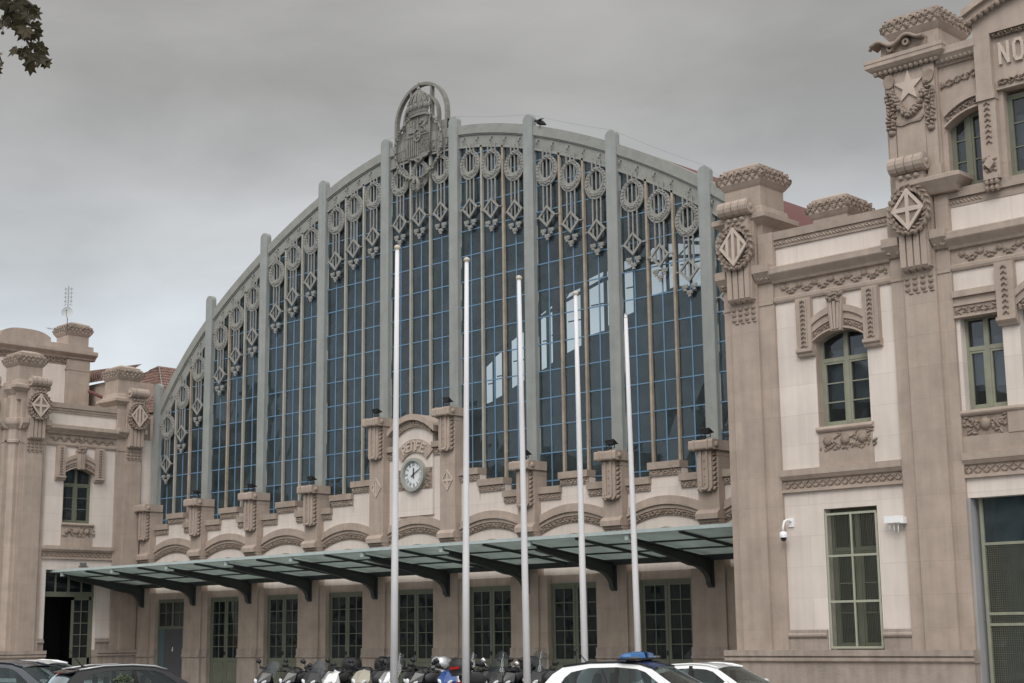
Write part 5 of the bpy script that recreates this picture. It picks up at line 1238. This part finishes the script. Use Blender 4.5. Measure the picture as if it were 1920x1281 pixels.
    for x, y in ((1.3,.78),(1.3,-.78),(-1.3,.78),(-1.3,-.78)):
        m = M(WORLD); sg = 1 if y > 0 else -1
        for r, w0, w1 in ((.31,-.10,.08),(.20,.08,.10)):
            V = [(x+r*math.cos(a), y+sg*w, .31+r*math.sin(a)) for w in (w0, w1) for a in np.linspace(0, 2*math.pi, 21)[:-1]]; m.add(V, [tuple(range(20)), tuple(range(20,40))[::-1]]+[(i,(i+1)%20,20+(i+1)%20,20+i) for i in range(20)])
        q = m.build('wheel', 'rubber'); q.parent = t
    for sg in (-1, 1):
        m = M(WORLD); m.tube([(.62,sg*.84,.97),(.60,sg*.95,1.0)], .03, 5); m.loft(.60, sg*1.0, [(.05,.09,.96),(.06,.11,1.02),(.05,.10,1.09),(.03,.06,1.11)], 10, smooth=True); q = m.build('door_mirror', body); q.parent = t
        m = M(WORLD); m.blob(2.0, sg*.5, .66, .14, .08, .08); q = m.build('headlight', 'clearglass'); q.parent = t
        m = M(WORLD); m.box(-2.09,-2.0,sg*.62-.09,sg*.62+.09,.78,1.0); q = m.build('tail_lamp', 'redlamp'); q.parent = t
    if police:
        m = M(WORLD); z = 1.60
        V = []; F = []; P = [(-.66,.0),(-.62,.10),(-.40,.155),(.40,.155),(.62,.10),(.66,.0)]
        for sg in (-1, 1):
            V = []; ys = np.linspace(.07, .66, 6)
            for y in ys:
                e = (y-.07)/.59; hh = .125*(1-.45*e**3); dd = .16*(1-.35*e**3)
                V += [(-.22-dd-.04*e, sg*y, z), (-.22-dd*.8-.04*e, sg*y, z+hh*.8), (-.22-.04*e, sg*y, z+hh), (-.22+dd*.8-.04*e, sg*y, z+hh*.8), (-.22+dd-.04*e, sg*y, z)]
            F = [(i*5+j, i*5+j+1, (i+1)*5+j+1, (i+1)*5+j) for i in range(5) for j in range(4)]+[(0,1,2,3,4),(25,26,27,28,29)]
            m.add(V, F, True)
        lb = m.build('light_bar', 'barblue'); lb.parent = t
        m = M(WORLD); m.box(-.40,-.04,-.68,.68,z-.035,z+.002); m.box(-.30,-.14,-.07,.07,z,z+.10)
        for sg in (-1, 1): m.box(-.28,-.16,sg*.5-.05,sg*.5+.05,z-.09,z-.03)
        q = m.build('light_bar_base', 'plastic'); q.parent = t
        for sg in (-1, 1):
            m = M(WORLD); m.box(-.39,-.05,sg*.56-.1,sg*.56+.1,z+.002,z+.03); q = m.build('lamp_reflector', 'chrome'); q.parent = lb
        for sg in (-1, 1):
            m = M(WORLD); m.box(-1.9,1.7,sg*.868-.004,sg*.868+.004,.62,.78); q = m.build('side_stripe', 'carblue'); q.parent = t
    if antenna:
        m = M(WORLD); m.tube([(antenna,0,1.50),(antenna-.30,0,1.86)], [.012,.006], 5); m.blob(antenna+.02, 0, 1.5, .05, .04, .03); m.loft(antenna, 0, [(.05,.03,1.49),(.02,.015,1.54)], 8); q = m.build('roof_antenna', 'rubber'); q.parent = t
    t.location = loc; t.rotation_euler = (0,0,yaw); t.scale = (CS,)*3
    return t
YAWC = math.atan2(r_.y, r_.x)        # world direction of 'screen right'
def carpos(px, z): p = at(px, 1217, z); return (p.x, p.y, RD)
pc = car('white police car with blue roof front and blue light bar', 'police car', carpos(1218, 34.5), YAWC-R(27), 'carwhite', 'carwhite', 'hatch', True, antenna=-1.35); pc.scale = (1.14,)*3
m = M(WORLD); V = []; F = []
for i, (x, z) in enumerate([(.29,1.40),(.02,1.475),(-.45,1.51),(-.62,1.512)]):
    w = .84-.27*((z-.93)/.57)**1.05-.05
    for j in range(9): q = -1+2*j/8; V.append((x, q*w, z+.045*(1-q*q)+.006))
for i in range(3):
    for j in range(8): F.append((i*9+j, i*9+j+1, (i+1)*9+j+1, (i+1)*9+j))
m.add(V, F, True); q = m.build('roof_panel', 'carblue'); q.parent = pc
ws_ = car('plain white sedan behind the police car, showing beyond its windscreen', 'car', carpos(1352, 38), YAWC-R(34), 'carwhite', None, 'sedan'); ws_.scale = (1.10,)*3
bh_ = car('black hatchback with silver roof strips and a short rear roof antenna, behind the leafy bush', 'car', carpos(272, 38), YAWC+R(33), 'carblack', None, 'hatch', antenna=-1.35); bh_.scale = (1.145,)*3
car('dark blue car cut by the left picture edge', 'car', carpos(48, 39.5), YAWC-R(12), 'carnavy', None, 'hatch')
car('white car half hidden between the dark blue car and the black hatchback', 'car', carpos(92, 47), YAWC-R(10), 'carwhite', None, 'sedan')
# ---- scooters
def scooter(label, loc, yaw, col='carblack', screen='dark', box=None, front='white', seat='seatgrey', roll=-6, mirrors='plastic'):
    t = thing('scooter', label, 'scooter', (0,0,0), 'scooters parked in a row before the doors'); ROOTPOS.pop(t.name, None)
    def P(m, n, mt, par=None):
        q = m.build(n, mt); q.parent = par or t; return q
    for x, r in ((.72,.23),(-.62,.23)):
        m = M(WORLD); m.tube([(x+r*math.cos(a), 0, r+r*math.sin(a)) for a in np.linspace(0, 2*math.pi, 19)], .055, 6, caps=False); m.tube([(x,-.05,r),(x,.05,r)], .09, 10); P(m, 'wheel', 'rubber')
    m = M(WORLD)                      # body: leg shield, floor and tail
    m.loft(.52, 0, [(.07,.13,.30),(.09,.20,.48),(.09,.23,.66),(.07,.17,.80),(.04,.10,.90)], 10, smooth=True)
    m.loft(.72, 0, [(.20,.09,.40),(.16,.07,.48),(.08,.05,.53)], 10, smooth=True)
    m.tube([(.42,0,.30),(.1,0,.26),(-.2,0,.32),(-.5,0,.55),(-.88,0,.72)], [.14,.15,.17,.19,.10], 10)
    m.tube([(.68,0,.24),(.56,0,.62)], .035, 6)
    P(m, 'body', col)
    m = M(WORLD)                      # nose fairing, leaning forward
    m.add([(.84,0,.56),(.72,-.15,.58),(.72,.15,.58),(.80,0,.74),(.66,-.21,.78),(.66,.21,.78),(.66,0,.94),(.56,-.16,.93),(.56,.16,.93),(.50,0,1.0),(.44,-.10,.98),(.44,.10,.98),(.5,-.20,.7),(.5,.20,.7)], [(0,3,4,1),(0,2,5,3),(3,6,7,4),(3,5,8,6),(6,9,10,7),(6,8,11,9),(1,4,12),(2,13,5),(4,7,12),(5,13,8)]); P(m, 'front_fairing', col if front != 'panel' else 'white')
    m = M(WORLD); m.add([(.855,0,.56),(.79,-.06,.57),(.79,.06,.57),(.815,0,.70),(.76,-.05,.70),(.76,.05,.70)], [(0,3,4,1),(0,2,5,3)]); P(m, 'fairing_grille', 'rubber')
    for s_ in (-1, 1):
        m = M(WORLD); q = Fr((0,0,0),(0,1,0),(1,0,0)); m.fr = q; m.blob(s_*.10, .725, .74, .085, .05, .035, s_*.7); P(m, 'headlight', 'face' if front != 'chrome' else 'chrome')
    m = M(WORLD)
    m.tube([(.40,-.34,1.0),(.44,-.15,.98),(.46,0,.97),(.44,.15,.98),(.40,.34,1.0)], .018, 6); m.tube([(.38,.24,1.0),(.36,.36,1.0)], .028, 6); m.tube([(.38,-.24,1.0),(.36,-.36,1.0)], .028, 6)
    m.loft(.42, 0, [(.09,.14,.94),(.10,.15,1.0),(.05,.10,1.04)], 10, smooth=True); P(m, 'handlebar', 'plastic')
    for s_ in (-1, 1):
        m = M(WORLD); m.tube([(.41,s_*.24,1.0),(.44,s_*.30,1.05),(.42,s_*.36,1.11)], .009, 5); m.tube([(.425,s_*.32,1.11),(.415,s_*.38,1.135),(.41,s_*.44,1.125)], [.03,.055,.025], 8); P(m, 'mirror', mirrors)
    if screen:
        hgt = {'dark': .32, 'tall': .48, 'small': .17}[screen]; V = []; F = []; w = .19 if screen != 'small' else .13
        for i in range(5):
            q = i/4
            for j in range(7): s_ = -1+2*j/6; V.append((.62-.24*q-.07*s_*s_, s_*w*(1-.35*q*q+.12*math.sin(q*3)), .86+hgt*q*(1-.1*s_*s_)))
        for i in range(4):
            for j in range(6): F.append((i*7+j, i*7+j+1, (i+1)*7+j+1, (i+1)*7+j))
        m = M(WORLD); m.add(V, F, True); P(m, 'windscreen', 'clearscreen' if screen == 'tall' else 'darkscreen')
    m = M(WORLD); m.tube([(.02,0,.74),(-.25,0,.80),(-.52,0,.82),(-.85,0,.86)], [.09,.14,.14,.08], 10); P(m, 'seat', seat)
    m = M(WORLD); m.box(-.98,-.93,-.06,.06,.70,.78); P(m, 'tail_lamp', 'redlamp')
    if box:
        m = M(WORLD); m.loft(-.88, 0, [(.17,.19,.90),(.21,.23,.98),(.215,.235,1.06),(.20,.22,1.16),(.12,.14,1.22)], 12, smooth=True); b_ = P(m, 'top_box', box)
        m = M(WORLD); m.box(-1.10,-1.085,-.10,.10,1.02,1.07); q = m.build('reflector', 'redlamp'); q.parent = b_
    m = M(WORLD); m.tube([(.0,.10,.3),(.05,.26,.0)], .014, 5); P(m, 'side_stand', 'plastic')
    t.location = loc; t.rotation_euler = (R(roll), 0, yaw); t.scale = (1.43,)*3
    return t
SC = [(527,'carblack','dark',None,'white','leftmost black scooter with a dark raked windscreen and white headlights',0),
      (577,'carblack','small',None,'white','black scooter with a small round grey screen, second from the left',-3),
      (611,'carblack','dark','plastic','white','black scooter with a tall dark screen and a black top box behind it',3),
      (655,'plastic','small','plastic','panel','scooter with a plain white front panel and grey screen',-4),
      (700,'beige','small','plastic','white','beige bodied scooter with a black top box, left of the first flagpole',5),
      (757,'carsilver','tall',None,'chrome','silver scooter with a tall clear windscreen just right of the leftmost flagpole',0),
      (793,'carblack',None,'carsilver','white','black scooter carrying a silver top box',6),
      (815,'carblack','small',None,'white','black scooter with white headlights between the silver top box and the blue scooter',-5),
      (860,'scooterblue','small',None,'white','bright blue scooter behind the second flagpole',4),
      (893,'plastic','tall',None,'panel','white fronted scooter with a clear leaning windscreen right of the second flagpole',-3),
      (948,'carblack','tall','plastic','white','big dark scooter with a broad grey windscreen and square black box',2),
      (978,'carblack',None,None,'white','low black scooter without a windscreen behind the middle flagpole',-2),
      (1018,'carblack','tall',None,'white','scooter with a clear windscreen, rightmost of the row',3)]
HEAD = math.atan2(-f_.y, -f_.x)      # facing the camera
for i, (px, col, scr, bx_, fr_, lab, dy) in enumerate(SC):
    p = at(px, 1217, 47-3*(px-527)/490+.25*math.sin(i*2.3)); scooter(lab, (p.x, p.y, RD), HEAD-R(33)+R(dy*2.2), col, scr, bx_, fr_, roll=-6+dy*.5, mirrors='chrome' if i == 10 else 'plastic')
p = at(916, 1217, 43.5); scooter('dark scooter seen from behind with a red tail reflector on its box', (p.x, p.y, RD), HEAD+R(150), 'plastic', 'small', 'plastic')
# ================================================================== PLANTS
def leafshape(m, c, a, b, n, s):        # plane-tree leaf: five pointed lobes
    P = []
    for ang, r in ((-90,.25),(-62,.45),(-40,.66),(-22,.58),(2,.98),(24,.60),(44,.98),(66,.62),(90,1.15),(114,.62),(136,.98),(156,.60),(178,.98),(202,.58),(220,.66),(242,.45)):
        rr = r*s*.5*rnd(.9,1.1); P.append(c+rr*math.cos(R(ang))*a+rr*math.sin(R(ang))*b+n*rnd(-.04,.04)*s)
    m.add([tuple(c)]+[tuple(p) for p in P], [(0,i+1,(i+1)%16+1) for i in range(16)])
tree = thing('plane_tree', 'plane tree whose hanging brown leaves and seed balls enter at the top left corner', 'tree', tuple(Vector((at(-330,1217,14.5).x, at(-330,1217,14.5).y, RD))))
tb = at(-330, 1217, 14.5); m = M(WORLD)
c1 = at(-300,-120,14.3); c2_ = at(-120,-90,14); c3_ = at(10,-20,14)
m.tube([(tb.x,tb.y,RD),(tb.x+.05,tb.y,1.5),(tb.x-.1,tb.y+.05,4),tuple(c1)], [.27,.22,.19,.13], 12); m.tube([tuple(c1),(c1.x-.5,c1.y-.4,c1.z+2.5)], [.13,.06], 8); m.build('trunk', 'bark', tree)
m = M(WORLD); m.tube([tuple(c1),tuple(c2_),tuple(c3_)], [.10,.06,.025], 8)
tips = [(28,40,c3_),(48,80,None),(60,110,None),(70,40,c3_),(66,100,None)]
pa = at(28,38,14.02); pb = at(52,80,14.05); pc_ = at(62,118,14.06); pd = at(78,95,14.0); pe = at(70,55,13.95)
for A_, B_, r0 in ((c3_,pa,.018),(pa,pb,.012),(pb,pc_,.008),(pb,pd,.007),(pa,pe,.008),(c3_,at(62,12,14),.012),(c2_,at(-20,60,14.1),.02),(at(-20,60,14.1),at(3,118,14.1),.008)): m.tube([tuple(A_),tuple((A_+B_)/2+Vector((0,0,.03))),tuple(B_)], r0, 5)
for _ in range(14):
    q = at(rnd(-420,-20), rnd(-420,-20), rnd(12.5,16)); m.tube([tuple(c2_ if q.z > c2_.z else c1), tuple((c2_+q)/2+Vector((0,0,.2))), tuple(q)], [.05,.03,.012], 5)
m.build('branches', 'bark', tree)
m = M(WORLD)
LP = [(8,4,.9),(28,8,1),(48,10,1.1),(60,14,.9),(14,30,1.1),(36,28,1),(52,30,1),(3,40,.9),(22,44,.8),(34,54,.9),(48,56,1),(66,46,.8),(70,62,.9),(58,68,.7),(44,64,.9),(28,94,.9),(44,96,1),(58,104,1.1),(56,122,1.1),(74,108,1.1),(80,90,1),(86,118,.8),(72,92,.9),(1,120,.6),(-6,132,.8),(64,24,.9),(18,14,1.2),(40,42,.9),(62,84,.6)]
for x, y, s_ in LP:
    th = rnd(-2.6,-.5); a = (math.cos(th)*r_+math.sin(th)*u_).normalized(); n_ = (-f_+.5*Vector((rnd(-1,1),rnd(-1,1),rnd(-1,1)))).normalized(); a = (a-n_*a.dot(n_)).normalized(); b_ = n_.cross(a)
    leafshape(m, at(x, y, 14+rnd(-.25,.25)), b_, a, n_, .185*s_)
for _ in range(900):
    q = at(rnd(-620,-12), rnd(-620,240), rnd(11.5,17)) if rnd(0,1) < .7 else at(rnd(-620,300), rnd(-640,-14), rnd(12,16.5))
    a = Vector((rnd(-1,1),rnd(-1,1),rnd(-1,.2))).normalized(); n_ = Vector((rnd(-1,1),rnd(-1,1),rnd(-.3,1))).normalized(); a = (a-n_*a.dot(n_)).normalized(); leafshape(m, q, a, n_.cross(a), n_, rnd(.14,.2))
m.build('crown', 'leafbrown', tree)
for x, y in ((1,52),(5,62),(62,84),(39,110),(48,106),(68,122)):
    m = M(WORLD); q = at(x, y, 14); m.ball(q.x, q.y, q.z, .017, 8, 6); m.tube([tuple(q), tuple(q+Vector((.01,0,.12)))], .003, 4); m.build('seed_ball', 'bark', tree)
bs = at(236, 1217, 24); bush = thing('bush', 'small leafy green bush in front of the black hatchback', 'bush', (bs.x, bs.y, RD))
m = M(WORLD); 
for _ in range(9): m.tube([(bs.x+rnd(-.1,.1),bs.y+rnd(-.1,.1),RD),(bs.x+rnd(-.3,.3),bs.y+rnd(-.3,.3),.3),(bs.x+rnd(-.3,.3),bs.y+rnd(-.3,.3),.85)], [.02,.014,.006], 5)
m.build('stems', 'bark', bush)
m = M(WORLD)
for _ in range(1500):
    th = rnd(0, 6.28); z = rnd(-.5, .97); rr = .42*math.sqrt(max(.02, 1-((z-.15)/.85)**2))*math.sqrt(rnd(.1,1)); z += .08*math.sin(th*3)
    q = Vector((bs.x+rr*math.cos(th), bs.y+rr*math.sin(th), z)); a = Vector((rnd(-1,1),rnd(-1,1),rnd(-.4,1))).normalized(); n_ = Vector((rnd(-1,1),rnd(-1,1),rnd(0,1))).normalized(); a = (a-n_*a.dot(n_)).normalized(); b_ = n_.cross(a); l_, w_ = rnd(.04,.075), rnd(.014,.024)
    m.add([tuple(q), tuple(q+a*l_*.5+b_*w_), tuple(q+a*l_), tuple(q+a*l_*.5-b_*w_)], [(0,1,2,3)])
m.build('crown', 'leafgreen', bush)
# ================================================================== across the street (seen only as reflections)
for i, (x0, x1, y, h) in enumerate(((-112,-84,-70,21),(-84,-66,-72,27),(-66,-38,-70,23),(-38,-14,-73,30),(-14,10,-71,22),(10,34,-74,26),(34,60,-72,20),(60,84,-72,25))):
    t = thing('apartment_building', ('apartment block across the street, %s of the row behind the viewer' % ['first','second','third','fourth','fifth','sixth','seventh','eighth'][i]), 'building', ((x0+x1)/2, y, RD), 'apartment blocks across the street behind the viewer')
    m = M(WORLD); h *= .72; m.box(x0, x1-.3, y-14, y, RD, h); m.box(x0-.2, x1-.1, y-.2, y+.4, h, h+.5); m.build('walls', 'facade_win', t)
    m = M(WORLD); m.box(x0+3, x0+9, y-9, y-4, h+.5, h+3.2); m.build('stair_tower', 'facade_far', t)
